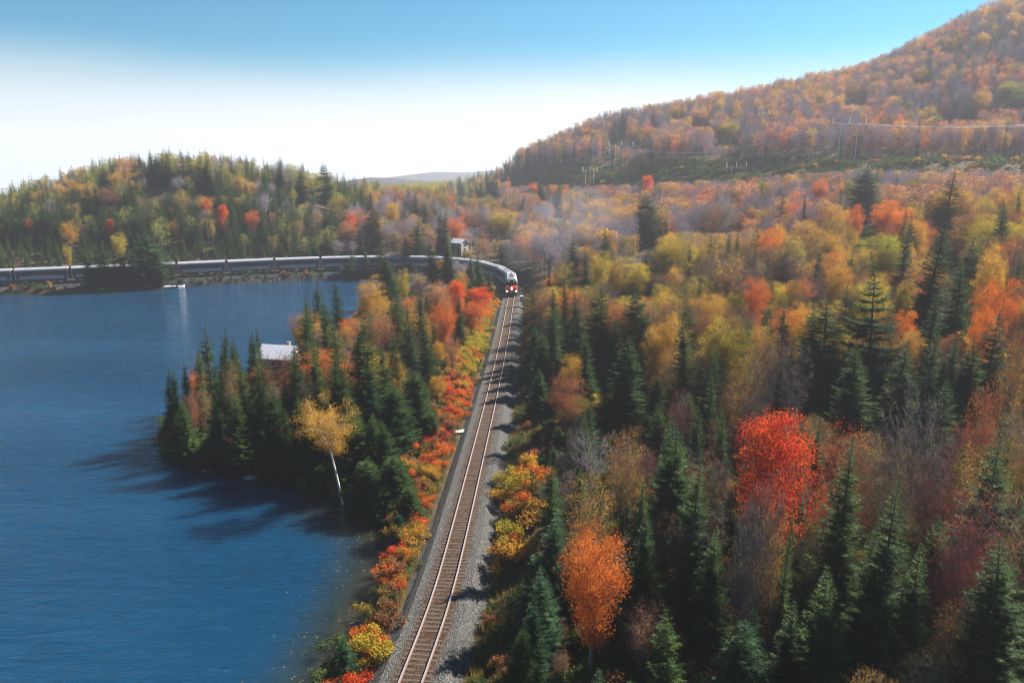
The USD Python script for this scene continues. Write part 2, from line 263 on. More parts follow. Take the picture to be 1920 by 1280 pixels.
def height(xy):
    xy = np.atleast_2d(np.asarray(xy, float)); x, y = xy[:, 0], xy[:, 1]
    h = rgi(np.stack([np.clip(x, -420, 720), np.clip(y, -130, 920)], 1))
    far = np.maximum(0, np.hypot(np.maximum(0, np.abs(x - 150) - 570), np.maximum(0, np.abs(y - 400) - 520)))
    h = h * np.exp(-far / 500) - 0.012 * far
    lw = np.clip((-x / np.maximum(y, 1) - .33) / .15, 0, 1) * (y > 0); h = h - .04 * lw * np.maximum(0, y - 420)
    near = np.clip(np.abs(track_d(xy)) / 30, 0, 1)
    h = h + near * (2.2 * vnoise(x, y, 22, 1) + 1.0 * vnoise(x, y, 8, 2)) + 0.35 * vnoise(x, y, 3, 3)
    s = np.full(len(xy), 50.0); k = (x < 20) & (y < 262) & (x > -420) & (y > -200); s[k] = land_s(xy[k])
    h = np.where(s < 12, np.minimum(h, LAKE_Z + 0.05 + np.where(s > 0, 0.12 * s + 0.9 * (1 - np.exp(-s / 0.9)), 0.5 * s)), h)
    h = np.where(s < 0, np.maximum(np.minimum(h, LAKE_Z - 0.04 + 0.45 * s), -8), h)
    d = np.abs(track_d(xy))
    bed = -0.95 - 0.35 * np.clip((d - 3.5) / 4, 0, 1)
    w = np.clip((d - 3.2) / 4.5, 0, 1); w = w * w * (3 - 2 * w)
    return np.where((d < 8) & (s > 0), bed * (1 - w) + h * w, h)
def axis(fine, lo, hi, step, g=1.13):
    a = list(np.arange(fine[0], fine[1] + step / 2, step)); s = step
    while a[-1] < hi: s *= g; a.append(a[-1] + s)
    s = step
    while a[0] > lo: s *= g; a.insert(0, a[0] - s)
    return np.array(a)
AX, AY = axis((-60, 60), -2900, 2900, 1.3, 1.035), axis((15, 260), -700, 3000, 1.3, 1.03)
TX, TY = np.meshgrid(AX, AY, indexing='ij'); Txy = np.stack([TX.ravel(), TY.ravel()], 1)
TH = height(Txy)
I, J = np.meshgrid(np.arange(len(AX) - 1), np.arange(len(AY) - 1), indexing='ij'); n = len(AY)
Q = np.stack([I * n + J, (I + 1) * n + J, (I + 1) * n + J + 1, I * n + J + 1], -1).reshape(-1, 4)
tag(obj('ground', (np.c_[Txy, TH], Q), M['ground'], smooth=True), 'wooded ground of the lakeside valley under the trees', 'ground', kind='structure')

# far blue hills
def far_ridge(name, y0, prof, depth, label, seed):
    xs = np.linspace(-1.3, 1.3, 140) * y0 * 0.75; prof = np.array(prof, float)
    top = np.array([at_y(960 + x / y0 * FPX * 1.0, np.interp(960 + x / y0 * FPX, prof[:, 0], prof[:, 1]), y0)[2] for x in xs]) + 14 * vnoise(xs, xs * 0, 90, seed) * y0 / 2500
    rows = []
    for k, (dy, f) in enumerate([(-0.5, 0.0), (-0.3, 0.45), (-0.13, 0.85), (0, 1.0), (0.2, 0.8), (0.5, 0.0)]):
        rows.append(np.stack([xs, np.full_like(xs, y0 + dy * depth) + 60 * vnoise(xs, xs * 0 + k * 50, 200, seed + 1), -70 + (top + 70) * f], 1))
    v = np.concatenate(rows); m_ = len(xs); i, j = np.meshgrid(np.arange(5), np.arange(m_ - 1), indexing='ij')
    q = np.stack([i * m_ + j, i * m_ + j + 1, (i + 1) * m_ + j + 1, (i + 1) * m_ + j], -1).reshape(-1, 4)
    tag(obj(name, (v, q), M['farhill'], smooth=True), label, 'hill', kind='structure')
far_ridge('far_hill', 2300, [(-900, 460), (0, 450), (450, 400), (600, 350), (730, 334), (790, 329), (825, 322), (850, 321), (880, 324), (930, 321), (985, 320), (1100, 330), (2800, 345)], 900, 'pale blue hill on the horizon in the gap between the two wooded slopes', 5)
far_ridge('far_hill', 1300, [(-900, 460), (0, 450), (450, 400), (560, 350), (700, 331), (770, 337), (850, 343), (900, 338), (950, 328), (1000, 322), (1100, 330), (2800, 350)], 500, 'lower violet ridge in front of the pale blue horizon hill', 9)

# lake
lx, ly = np.meshgrid(axis((-60, -8), -340, 4, 2.0, 1.06), axis((20, 120), -125, 262, 2.0, 1.05), indexing='ij')
lxy = np.stack([lx.ravel(), ly.ravel()], 1); ls = land_s(lxy)
n = lx.shape[1]; I, J = np.meshgrid(np.arange(lx.shape[0] - 1), np.arange(n - 1), indexing='ij')
Q = np.stack([I * n + J, (I + 1) * n + J, (I + 1) * n + J + 1, I * n + J + 1], -1).reshape(-1, 4)
Q = Q[(ls[Q] < 6).any(1)]
wq = np.vstack([Q[:, [0, 1, 2]], Q[:, [0, 2, 3]]]); used, inv = np.unique(wq, return_inverse=True); wq = inv.reshape(-1, 3); lxy, ls = lxy[used], ls[used]
tag(obj('lake', (np.c_[lxy, np.full(len(lxy), LAKE_Z)], wq), M['water'], smooth=True, uv=np.c_[np.clip(-ls / np.where((lxy[:, 1] < 80) & (lxy[:, 0] > -24), 7, .6), 0, 1), 0 * ls]), 'blue rippled lake left of the railway', 'lake', kind='structure')

# ------------------------------------------------------------------ railway
def strip(s0, s1, ds, prof, rough=0.0, seed=0):
    ss = np.arange(s0, s1, ds); off = np.array([p[0] for p in prof]); zz = np.array([p[1] for p in prof])
    P = np.stack([np.interp(ss, TL, TP[:, k]) for k in (0, 1)], 1); T = np.stack([np.interp(ss, TL, TT[:, k]) for k in (0, 1)], 1); N = np.stack([T[:, 1], -T[:, 0]], 1)
    v = np.empty((len(ss), len(off), 3)); v[..., :2] = P[:, None] + N[:, None] * off[None, :, None]; v[..., 2] = zz
    if rough:
        r = np.random.default_rng(seed); v[..., 2] += r.uniform(-rough, rough, v.shape[:2]); v[:, 0, 2] = zz[0]; v[:, -1, 2] = zz[-1]
        edge = np.interp(ss, np.arange(0, 500, 1.7), r.uniform(-.35, .35, 295)); v[:, -2:, :2] += (N * edge[:, None])[:, None]; v[:, :2, :2] += (N * edge[::-1, None] * .6)[:, None]
    m_ = len(off); i, j = np.meshgrid(np.arange(len(ss) - 1), np.arange(m_ - 1), indexing='ij')
    q = np.stack([i * m_ + j, i * m_ + j + 1, (i + 1) * m_ + j + 1, (i + 1) * m_ + j], -1).reshape(-1, 4)
    return v.reshape(-1, 3), q, np.c_[np.tile(off, len(ss)), np.repeat(ss, m_)]
prof = [(-3.7, -1.6), (-3.2, -1.05), (-2.85, -0.8), (-2.5, -0.5)] + [(x, -0.182 if abs(x) < 1.4 else -0.2) for x in np.arange(-2.1, 2.15, 0.3)] + [(2.4, -0.42), (2.7, -0.62), (3.0, -0.80), (3.35, -0.90), (3.8, -1.5)]
v, q, uv = strip(0, TL[-1] - 2, 0.35, prof, 0.016, 3)
tri = np.vstack([q[:, [0, 1, 2]], q[:, [0, 2, 3]]])
tag(obj('ballast', (v, tri), M['ballast'], uv=uv), 'grey gravel ballast bank carrying the single railway track', 'ballast', kind='structure')
track = thing('railway_track', 'single railway track curving from bottom centre towards the train', 'railway track')
for sgn in (-1, 1):
    c = sgn * 0.7525
    prof = [(c - .075, -.17), (c - .075, -.15), (c - .02, -.13), (c - .02, -.045), (c - .038, -.035), (c - .038, -.006), (c - .03, 0), (c + .03, 0), (c + .038, -.006), (c + .038, -.035), (c + .02, -.045), (c + .02, -.13), (c + .075, -.15), (c + .075, -.17)]
    v, q, _ = strip(0, TL[-1] - 2, 1.0, prof)
    r_ = obj('rail', (v, q), M['railweb'], track)
    prof = [(c - .041, -.03), (c - .041, .0), (c - .034, .008), (c + .034, .008), (c + .041, .0), (c + .041, -.03)]
    v, q, _ = strip(0, TL[-1] - 2, 1.0, prof)
    obj('rail_head', (v, q), M['rail'], r_)
rng = np.random.default_rng(11)
def sleeper_mesh(s):
    p, t = on_track(s); b = trimesh.creation.box([0.23 * rng.uniform(.9, 1.08), 2.6 + rng.uniform(-.08, .1), 0.18])
    b.apply_transform(trimesh.transformations.rotation_matrix(math.atan2(t[1], t[0]) + rng.normal(0, .012), [0, 0, 1])); b.apply_translation([p[0], p[1], -0.262 + rng.uniform(-.012, .01)]); return b
s0 = TL[np.argmin(np.abs(TP[:, 1] - 38))]; rest = []
for k in range(int((TL[-1] - 4 - s0) / 0.56)):
    b = sleeper_mesh(s0 + k * 0.56)
    if k < 290: obj('sleeper', b, M['sleeper'], track)
    else: rest.append(b)
tag(obj('far_sleepers', cat(rest), M['sleeper'], track), kind='stuff')

# ------------------------------------------------------------------ train
def bogie(parent, x, m=M['black']):
    bg = obj('bogie', cat([box(2.9, .16, .34, (x, sy, .62)) for sy in (-1.0, 1.0)] + [box(.5, 2.1, .3, (x, 0, .7))]), m, parent)
    for dx in (-1.0, 1.0):
        w = cat([cyl((x + dx, s * .72, .46), (x + dx, s * .84, .46), .46, 20) for s in (-1, 1)] + [cyl((x + dx, -.7, .46), (x + dx, .7, .46), .08)])
        obj('wheelset', w, m, bg)
CARP, CARL = 14.35, 13.55
def body_poly(w=1.52, zb=1.0, zs=3.5, zt=4.25):
    a = np.linspace(0, math.pi, 13); arc = [(w * math.cos(t), zs + (zt - zs) * math.sin(t) ** .8) for t in a]
    return [(-w, zb), (w, zb)] + arc
stage.CreateClassPrim('/World/prototypes')
cls = stage.DefinePrim('/World/prototypes/passenger_coach', 'Xform')
L2 = CARL / 2
obj('body', prism_x([(-1.5, 1.0), (1.5, 1.0), (1.5, 3.42), (-1.5, 3.42)], -L2, L2), M['silver'], cls)
a = np.linspace(0, math.pi, 15)
obj('roof', prism_x([(1.53 * math.cos(t), 3.40 + .86 * math.sin(t) ** .75) for t in a], -L2 + .03, L2 - .03), M['roofpaint'], cls, smooth=40)
for s in (-1, 1):
    obj('window_band', box(CARL - .3, .03, 1.36, (0, s * 1.512, 2.70)), M['band'], cls)
    obj('fluted_panel', cat([box(CARL - .3, .05, .07, (0, s * 1.515, z)) for z in (1.15, 1.32, 1.49, 1.66, 1.83, 2.0)]), M['silver'], cls)
    for k in range(8): obj('window', box(.95, .03, .72, (-4.2 + k * 1.2, s * 1.525, 2.76)), M['darkglass'], cls)
    for x in (-L2 + .75, L2 - .75): obj('door', box(.8, .04, 2.1, (x, s * 1.52, 2.2)), M['band'], cls)
for x in (-L2 - .12, L2 + .12): obj('vestibule', box(.3, 2.5, 3.0, (x, 0, 2.3)), M['black'], cls)
obj('underframe', box(CARL + .7, 2.3, .4, (0, 0, .86)), M['black'], cls)
for x in (-2.0, 1.2): obj('equipment_box', box(1.9, 2.4, .5, (x, 0, .55)), M['black'], cls)
for x in (-3.2, 0, 3.2): obj('roof_vent', box(.7, .5, .14, (x, 0, 4.3)), M['roofpaint'], cls)
for x in (-L2 + 2.2, L2 - 2.2): bogie(cls, x)
S_FRONT = TL[np.argmin(np.abs(TP[:, 1] - 197.5) + 100 * (TP[:, 0] < -3))]
# locomotive
def chord(s_head, length):
    pa, _ = on_track(s_head); pb, _ = on_track(s_head + length); d = pa - pb; return (pa + pb) / 2, math.atan2(d[1], d[0])
LL = 14.6
c, yaw = chord(S_FRONT, LL)
lo = thing('locomotive', 'silver diesel locomotive with red nose and lit lamps leading the train', 'locomotive', (c[0], c[1], 0), yaw)
h2 = LL / 2
bp = [(-1.56, 1.05), (1.56, 1.05), (1.56, 3.3), (1.28, 3.95), (.85, 4.22), (-.85, 4.22), (-1.28, 3.95), (-1.56, 3.3)]
obj('body', prism_x(bp, -h2, h2 - 1.9), M['silver'], lo)
cab = trimesh.convex.convex_hull(np.array([(h2 - 1.9, y, z) for y, z in bp] + [(h2 - .55, y * .99, z) for y, z in bp if z < 2.4] + [(h2 - .55, s * 1.54, 2.55) for s in (-1, 1)] + [(h2 - 1.15, s * 1.42, 3.5) for s in (-1, 1)] + [(h2 - 1.35, s * 1.0, 4.12) for s in (-1, 1)]))
obj('cab', cab, M['band'], lo)
nose = trimesh.convex.convex_hull(np.array([(h2 - .60, s * 1.545, z) for s in (-1, 1) for z in (1.1, 2.62)] + [(h2 - .12, s * 1.15, z) for s in (-1, 1) for z in (1.12, 2.46)] + [(h2 - .42, s * 1.2, 2.62) for s in (-1, 1)]))
obj('nose', nose, M['lred'], lo)
for s in (-1, 1):
    w = trimesh.convex.convex_hull(np.array([(h2 - .50, s * .07, 2.66), (h2 - .58, s * 1.42, 2.66), (h2 - 1.08, s * 1.30, 3.5), (h2 - 1.05, s * .07, 3.55), (h2 - .9, s * .3, 2.9), (h2 - 1.2, s * .5, 3.4)]) + np.array([.05, 0, 0]))
    obj('windshield', w, M['darkglass'], lo)
    obj('side_window', box(.8, .04, .65, (h2 - 1.75, s * 1.575, 2.95)), M['darkglass'], lo)
    obj('side_stripe', box(LL - 2.6, .03, .5, (-.9, s * 1.575, 2.0)), M['lred'], lo)
    obj('side_grille', cat([box(5.2, .04, .06, (-1.6, s * 1.575, z)) for z in np.arange(2.5, 3.2, .12)]), M['black'], lo)
    obj('ditch_light', cyl((h2 - .2, s * 1.22, 1.28), (h2 - .04, s * 1.22, 1.28), .14, 16), M['lamp'], lo)
    obj('number_board', box(.1, .55, .22, (h2 - 1.05, s * .72, 3.78)), M['white'], lo)
    obj('handrail', cat([cyl((h2 - .35, s * 1.5, 1.2), (h2 - .35, s * 1.5, 2.5), .025), cyl((-h2 + .4, s * 1.62, 1.2), (-h2 + .4, s * 1.62, 3.0), .025)]), M['white'], lo)
em = trimesh.creation.cylinder(radius=1, height=.04, sections=28); em.apply_scale([.42, .23, 1]); em.apply_transform(trimesh.transformations.rotation_matrix(math.pi / 2, [0, 1, 0]))
em.apply_translation([h2 - .10, 0, 1.98]); obj('emblem', em, M['white'], lo)
obj('headlight', cat([cyl((h2 - .12, 0, z), (h2 - .03, 0, z), .15, 18) for z in (1.86, 2.14)]), M['lamp'], lo)
obj('sill_stripe', box(.06, 2.9, .12, (h2 - .1, 0, 1.13)), M['yellowp'], lo)
obj('pilot', trimesh.convex.convex_hull(np.array([(h2 - .1, s * 1.4, 1.05) for s in (-1, 1)] + [(h2 + .1, s * 1.3, .25) for s in (-1, 1)] + [(h2 - .7, s * 1.4, z) for s in (-1, 1) for z in (.3, 1.05)])), M['black'], lo)
obj('coupler', cat([box(.5, .3, .3, (h2 + .25, 0, .9)), box(.2, .4, .36, (h2 + .5, .04, .9))]), M['black'], lo)
for x in (3.2, .6, -2.0):
    fan = obj('roof_fan', cyl((x, 0, 4.2), (x, 0, 4.36), .68, 22), M['black'], lo)
    obj('fan_ring', trimesh.creation.annulus(.66, .82, .24).apply_translation([x, 0, 4.32]), M['roofpaint'], fan)
for x in (4.6, 1.9, -.7): obj('roof_crossbar', box(.22, 2.1, .12, (x, 0, 4.28)), M['white'], lo)
for s in (-1, 1): obj('roof_rail', box(LL - 4, .16, .1, (-1.0, s * .98, 4.27)), M['roofpaint'], lo)
obj('exhaust_stack', box(.9, .5, .3, (-3.6, 0, 4.36)), M['black'], lo)
obj('underframe', box(LL - .4, 2.6, .3, (-.1, 0, .98)), M['black'], lo)
obj('fuel_tank', box(3.2, 2.4, .7, (0, 0, .6)), M['black'], lo)
for x in (-h2 + 2.6, h2 - 2.6): bogie(lo, x)
s = S_FRONT + LL + .75
ORD = 'first second third fourth fifth sixth seventh eighth ninth tenth eleventh twelfth thirteenth fourteenth fifteenth sixteenth seventeenth eighteenth nineteenth twentieth twenty-first twenty-second twenty-third twenty-fourth twenty-fifth twenty-sixth'.split()
k = 0
while s + CARP < TL[-1] - 2:
    c, yaw = chord(s, CARL)
    x = thing('passenger_coach', f'{ORD[k]} silver passenger coach behind the locomotive', 'train coach', (c[0], c[1], 0), yaw, 'coaches of the passenger train')
    x.GetReferences().AddInternalReference('/World/prototypes/passenger_coach'); x.SetInstanceable(True)
    s += CARP; k += 1

# ------------------------------------------------------------------ buildings, poles, small things
def gable(L, W, z0, z1, over=.4, t=.12):
    pts = []
    for s in (-1, 1):
        p = [(0, z1), (s * (W / 2 + over), z0 - over * (z1 - z0) / (W / 2)), (s * (W / 2 + over), z0 - over * (z1 - z0) / (W / 2) + t), (0, z1 + t)]
        pts.append(prism_x(p if s > 0 else p[::-1], -L / 2 - over, L / 2 + over))
    return pts
gh = lambda x, y: float(height([(x, y)])[0])
def house(name, label, loc, rot, L, W, hw, hr, wall, windows, chimney):
    h = thing(name, label, 'house' if 'house' in name else 'cabin', loc, rot)
    obj('wall', cat([box(L, W, hw + .5, (0, 0, hw / 2 - .25)), prism_x([(-W / 2, hw), (W / 2, hw), (0, hw + hr)], -L / 2, L / 2)]), wall, h)
    for p, sg_ in zip(gable(L, W, hw, hw + hr), (-1, 1)):
        rs = obj('roof_slope', p, M['metalroof'], h); sl = math.atan2(hr, W / 2); wl = (W / 2 + .4) / math.cos(sl)
        for u in np.arange(-L / 2 - .2, L / 2 + .3, .6):
            sm_ = trimesh.creation.box([.05, wl - .05, .06]); sm_.apply_transform(trimesh.transformations.rotation_matrix(-sg_ * sl, [1, 0, 0])); sm_.apply_translation([u, sg_ * (W / 4 + .2), hw + hr + .145 - hr / W * 2 * (W / 4 + .2)]); obj('seam', sm_, M['metalroof'], rs)
    obj('fascia', cat([box(.08, W * .5, .2, (sx_ * (L / 2 + .1), 0, hw + hr * .42)) for sx_ in (-1, 1)]), M['white'], h)
    for (side, u, z, w, ht) in windows:
        ex = (box(w, .08, ht, (u, side * (W / 2 + .02), z)), box(w - .16, .1, ht - .16, (u, side * (W / 2 + .03), z))) if abs(side) == 1 else (box(.08, w, ht, (side / 2 * (L / 2 + .02), u, z)), box(.1, w - .16, ht - .16, (side / 2 * (L / 2 + .03), u, z)))
        f = obj('window', ex[0], M['white'], h); obj('pane', ex[1], M['darkglass'], f)
    d = obj('door', box(.95, .08, 2.0, (L * .2, -W / 2 - .03, 1.0)), M['band'], h); obj('handle', box(.06, .1, .16, (L * .2 + .34, -W / 2 - .09, 1.0)), M['silver'], d)
    if chimney: obj('chimney', box(.6, .6, 1.4, (L * .2, W * .18, hw + hr * .9)), M['rock'], h)
    return h
hp = at_y(862, 473, 272); hz = gh(hp[0], hp[1])
house('house', 'small grey two storey house with pale roof above the train', (hp[0], hp[1], 3.0), math.radians(-38), 4.8, 3.8, 3.7, 1.2, M['siding'],
      [(-1, -1.3, 1.4, .9, 1.0), (-1, 1.5, 2.9, .9, 1.0), (-1, -1.1, 2.9, .9, 1.0), (2, 0, 2.9, 1.0, 1.0), (2, 0, 1.5, 1.0, 1.1), (-2, 0, 3.2, 1.0, 1.1)], False)
cp = at_z(525, 652, 2.6)
house('cabin', 'lakeside cabin with pale metal roof among trees on the point', (cp[0], cp[1], gh(cp[0], cp[1]) + .1), math.radians(-12), 5.9, 4.6, 2.4, 1.6, M['logwall'],
      [(-1, -1.8, 1.4, 1.0, 1.0), (-1, -.2, 1.4, 1.0, 1.0), (2, 0, 1.4, 1.1, 1.0), (-2, 0, 1.4, 1.1, 1.0)], True)
def pole_frame(loc, rot, H, arm, sep, label):
    p = thing('utility_pole', label, 'utility pole', loc, rot, 'double poles of the power line')
    for s in (-1, 1): obj('pole', trimesh.creation.cone(radius=.01, height=.01) if False else cyl((s * sep / 2, 0, -2), (s * sep / 2, 0, H), .13), M['pole'], p)
    obj('crossarm', box(arm + .5, .16, .17, (0, .2, H - 1.0)), M['pole'], p)
    for s in (-1, 1) if H > 12 else ():
        d = cyl((-s * sep / 2, .19, H - 1.4), (s * sep / 2, .19, H - 5.2), .035); d.apply_translation([0, .06 * s, 0]); obj('brace', d, M['pole'], p)
    for u in (-arm / 2, 0, arm / 2):
        obj('insulator', cat([cyl((u, .2, H - .86), (u, .2, H + 1.25), .12, 8)] + [cyl((u, .2, H - .7 + .3 * j), (u, .2, H - .62 + .3 * j), .2, 10) for j in range(6)]), M['porcelain'], p)
    return p
def wire(a, b, sag, label, r=.045):
    t = np.linspace(0, 1, 33)[:, None]; P = a + (b - a) * t; P[:, 2] -= sag * 4 * t[:, 0] * (1 - t[:, 0])
    m_ = trimesh.creation.sweep_polygon(sg.Point(0, 0).buffer(r, 2), P) ; tag(obj('power_cable', m_, M['cable']), label, 'cable', 'cables of the power line')
frames = []
for px, py, y, H, arm, sep, label in [(1593, 232, 288, 16.5, 11.6, 6, 'largest double pole, high on the right slope with white insulators'), (1165, 274, 392, 16.5, 11.6, 6, 'double pole with white insulators below the left end of the ridge'),
                                      (1381, 314, 312, 9.0, 7.6, 3.6, 'short pale double pole in the clearing between the two large ones'), (1106, 322, 372, 8.0, 6.5, 3.8, 'short double pole farthest left in the clearing')]:
    p = at_y(px, py, y); H = max(H, p[2] - gh(p[0], p[1]) + .4) if H > 12 else H
    pole_frame((p[0], p[1], p[2] - H + 1.0), math.radians(-4), H, arm, sep, label); frames.append(p + np.array([0, .2, .2]))
e1 = at_y(1000, 299, 520); e2 = at_y(2150, 214, 262)
for j, u in enumerate((-5.8, 0, 5.8)):
    w = ('near', 'middle', 'far')[j]; o = np.array([u, 0, 0])
    wire(frames[1] + o, frames[0] + o, 6.5, f'{("left", "middle", "right")[j]} cable of the span between the two large double poles')
    wire(frames[0] + o, e2 + np.array([u * .4, u, 0]), 2.6, f'{("left", "middle", "right")[j]} cable from the largest double pole to the right edge')
    wire(frames[1] + o, e1 + o * .6, 4.0, f'{("left", "middle", "right")[j]} cable running down left from the ridge end double pole')
def planks(name, label, a, b, wdt, thick, n_, across, z):
    """Boards laid side by side between a and b."""
    a, b = np.array(a), np.array(b); d = b - a; L = np.linalg.norm(d); ang = math.atan2(d[1], d[0]); th = thing(name, label, 'walkway', (a[0], a[1], z), ang)
    for k in range(n_):
        obj('plank', box(L / n_ - .03, wdt, thick, ((k + .5) * L / n_, rng.uniform(-.06, .06), rng.uniform(-.02, .02))), M['deck'], th)
    for s in (-1, 1): obj('bearer', box(L, .14, .2, (L / 2, s * wdt * .32, -thick / 2 - .11)), M['deck'], th)
l0, l1 = at_z(824, 813, -.8), at_z(872, 806, -.6)
planks('boardwalk', 'short weathered plank walkway crossing the verge left of the track', l0[:2], l1[:2], 1.0, .1, 10, 1, -.72)
l0, l1 = at_z(958, 801, -.7), at_z(996, 801, -.8)
planks('boardwalk', 'grey plank platform on the shaded verge right of the track', l0[:2], l1[:2], 1.3, .12, 9, 1, -.55)
# culvert parapet, cabinet, boulder by the train
cv = at_z(937, 556, -.5)
br = thing('culvert', 'small dark culvert with white top rail left of the locomotive', 'culvert', (cv[0] - .3, cv[1], -1.6), 0)
obj('headwall', cat([box(.7, .8, 1.2, (-1.6, 0, .4)), box(.7, .8, 1.2, (1.6, 0, .4)), box(3.9, .8, .4, (0, 0, .95))]), M['rock'], br)
obj('opening', box(2.4, .3, 1.0, (0, -.1, .25)), M['black'], br); obj('top_rail', box(3.8, .14, .12, (0, -.35, 1.5)), M['white'], br)
for x in (-1.7, 0, 1.7): obj('rail_post', box(.1, .1, .5, (x, -.33, 1.3)), M['white'], br)
sp = at_z(978, 566, -.6)
sx = thing('signal_box', 'slim pale signal cabinet on the right verge near the locomotive', 'signal cabinet', (sp[0], sp[1], -1.1), .2)
obj('cabinet', box(.7, .6, 1.5, (0, 0, 1.25)), M['siding'], sx); obj('lid', box(.85, .75, .1, (0, 0, 2.05)), M['white'], sx); obj('post', box(.3, .3, .7, (0, 0, .25)), M['deck'], sx)
def rock(name, loc, sc, label, seed, m=M['rock'], cat_='rock'):
    s = trimesh.creation.icosphere(3, 1.0); r = np.random.default_rng(seed); v = s.vertices
    for k in range(5): d = r.normal(size=3); d /= np.linalg.norm(d); v = v - np.outer(np.maximum(0, v @ d - r.uniform(.55, .8)), d)
    s.vertices = v * sc + .05 * r.normal(size=(1, 3)); s.apply_translation(loc); tag(obj(name, s, m, smooth=30), label, cat_)
rp = at_z(290, 831, LAKE_Z); rock('rock', (rp[0], rp[1], LAKE_Z + .02), (.75, .4, .28), 'dark rock breaking the water off the tip of the point', 4)
rp = at_z(916, 572, -.5); rock('rock', (rp[0], rp[1], gh(rp[0], rp[1]) + .6), (.95, .8, .85), 'round dark boulder on the verge left of the locomotive', 6)
for k, (px, py, sc, lb) in enumerate([(390, 884, .5, 'grey shore rock left of the other rocks on the near shore of the point'), (470, 896, .6, 'grey shore rock in the middle of the near shore of the point'), (520, 899, .45, 'small grey shore rock nearest the leaning birch on the point')]):
    rp = at_z(px, py, LAKE_Z); rock('rock', (rp[0], rp[1], LAKE_Z + .05), (sc * 1.5, sc, sc * .6), lb, 20 + k)
lg0, lg1 = at_z(655, 1170, LAKE_Z + .1), at_z(693, 1160, LAKE_Z + .35)
r8 = cat([cyl(lg0, lg1, .09, 9), cyl(lg0 * .75 + lg1 * .25, lg0 * .75 + lg1 * .25 + np.array([.3, -.55, .1]), .04, 7), cyl(lg0 * .5 + lg1 * .5, lg0 * .5 + lg1 * .5 + np.array([.25, .4, .2]), .035, 7)])
tag(obj('driftwood', r8, M['greybark']), 'pale driftwood log lying at the near shore below the orange shrubs', 'log')
def boat(loc, rot, L, label, trim):
    b = thing('boat', label, 'boat', loc, rot)
    xs = np.linspace(-1, 1, 15); out = []
    for sgn, z in ((1, .45), (.62, -.1)):
        out.append(np.array([(x * L / 2, sgn * .16 * L * max(0.02, (1 - max(0, x) ** 2.2)) * (1 if x > -.95 else .85), z + (.18 * max(0, x) ** 2 if z > 0 else 0)) for x in xs]))
    pts = np.vstack([o * [1, s, 1] for o in out for s in (1, -1)])
    obj('hull', trimesh.convex.convex_hull(pts), M['hull'], b)
    obj('deck', trimesh.convex.convex_hull(np.array([(x * L * .42, s * .11 * L * (1 - max(0, x) ** 2), .5 + .14 * max(0, x)) for x in xs for s in (1, -1)] + [(0, 0, .44)])), trim, b)
    obj('windscreen', box(.1, .22 * L, .35, (L * .08, 0, .75)), M['darkglass'], b); obj('motor', box(.35, .35, .7, (-L / 2 - .1, 0, .55)), M['black'], b)
for px, py, rot, L, lb, tr in [(322, 527, .3, 4.4, 'white motor boat moored beside the dark pine on the far shore', M['white']), (340, 526, 1.2, 3.0, 'smaller pale boat with blue deck right of the motor boat', M['hullblue'])]:
    while py < 560 and land_s(at_z(px, py, LAKE_Z)[None, :2])[0] > -1.2: py += 1
    bp_ = at_z(px, py, LAKE_Z); boat((bp_[0], bp_[1], LAKE_Z + .1), rot, L, lb, tr)

# ------------------------------------------------------------------ trees: generators
def tubes(P0, P1, r0, r1, sides=4):
    P0, P1 = np.asarray(P0, float), np.asarray(P1, float); r0, r1 = np.broadcast_to(r0, len(P0)), np.broadcast_to(r1, len(P0)); t = P1 - P0; t /= np.linalg.norm(t, axis=1, keepdims=True) + 1e-9
    a = np.cross(t, np.where(np.abs(t[:, 2:]) < .9, [[0, 0, 1.]], [[1., 0, 0]])); a /= np.linalg.norm(a, axis=1, keepdims=True) + 1e-9; b = np.cross(t, a)
    ang = np.arange(sides) * 2 * math.pi / sides; ring = np.cos(ang)[None, :, None] * a[:, None] + np.sin(ang)[None, :, None] * b[:, None]
    v = np.concatenate([P0[:, None] + ring * r0[:, None, None], P1[:, None] + ring * r1[:, None, None]], 1)
    i = np.arange(sides); q = np.stack([i, (i + 1) % sides, (i + 1) % sides + sides, i + sides], 1)
    f = np.vstack([q[:, [0, 1, 2]], q[:, [0, 2, 3]]])[None] + (np.arange(len(P0)) * 2 * sides)[:, None, None]
    return v.reshape(-1, 3), f.reshape(-1, 3)
def merge(parts):
    vs, fs, n_ = [], [], 0
    for v, f in parts: vs.append(v); fs.append(f + n_); n_ += len(v)
    return np.vstack(vs), np.vstack(fs)
def polytube(P, r, sides=6): return tubes(P[:-1], P[1:], r[:-1], r[1:], sides)
def leaves(C, size, r, up=.35, aspect=.62):
    n_ = len(C); nrm = r.normal(size=(n_, 3)); nrm[:, 2] += up * 2; nrm /= np.linalg.norm(nrm, axis=1, keepdims=True); a = np.cross(nrm, r.normal(size=(n_, 3))); a /= np.linalg.norm(a, axis=1, keepdims=True) + 1e-9; b = np.cross(nrm, a)
    s = (size * r.uniform(.7, 1.35, n_))[:, None]
    v = np.stack([C - a * s, C - b * s * aspect + nrm * s * .15, C + a * s, C + b * s * aspect + nrm * s * .15], 1).reshape(-1, 3)
    f = (np.array([[0, 1, 2], [0, 2, 3]])[None] + (np.arange(n_) * 4)[:, None, None]).reshape(-1, 3); return v, f
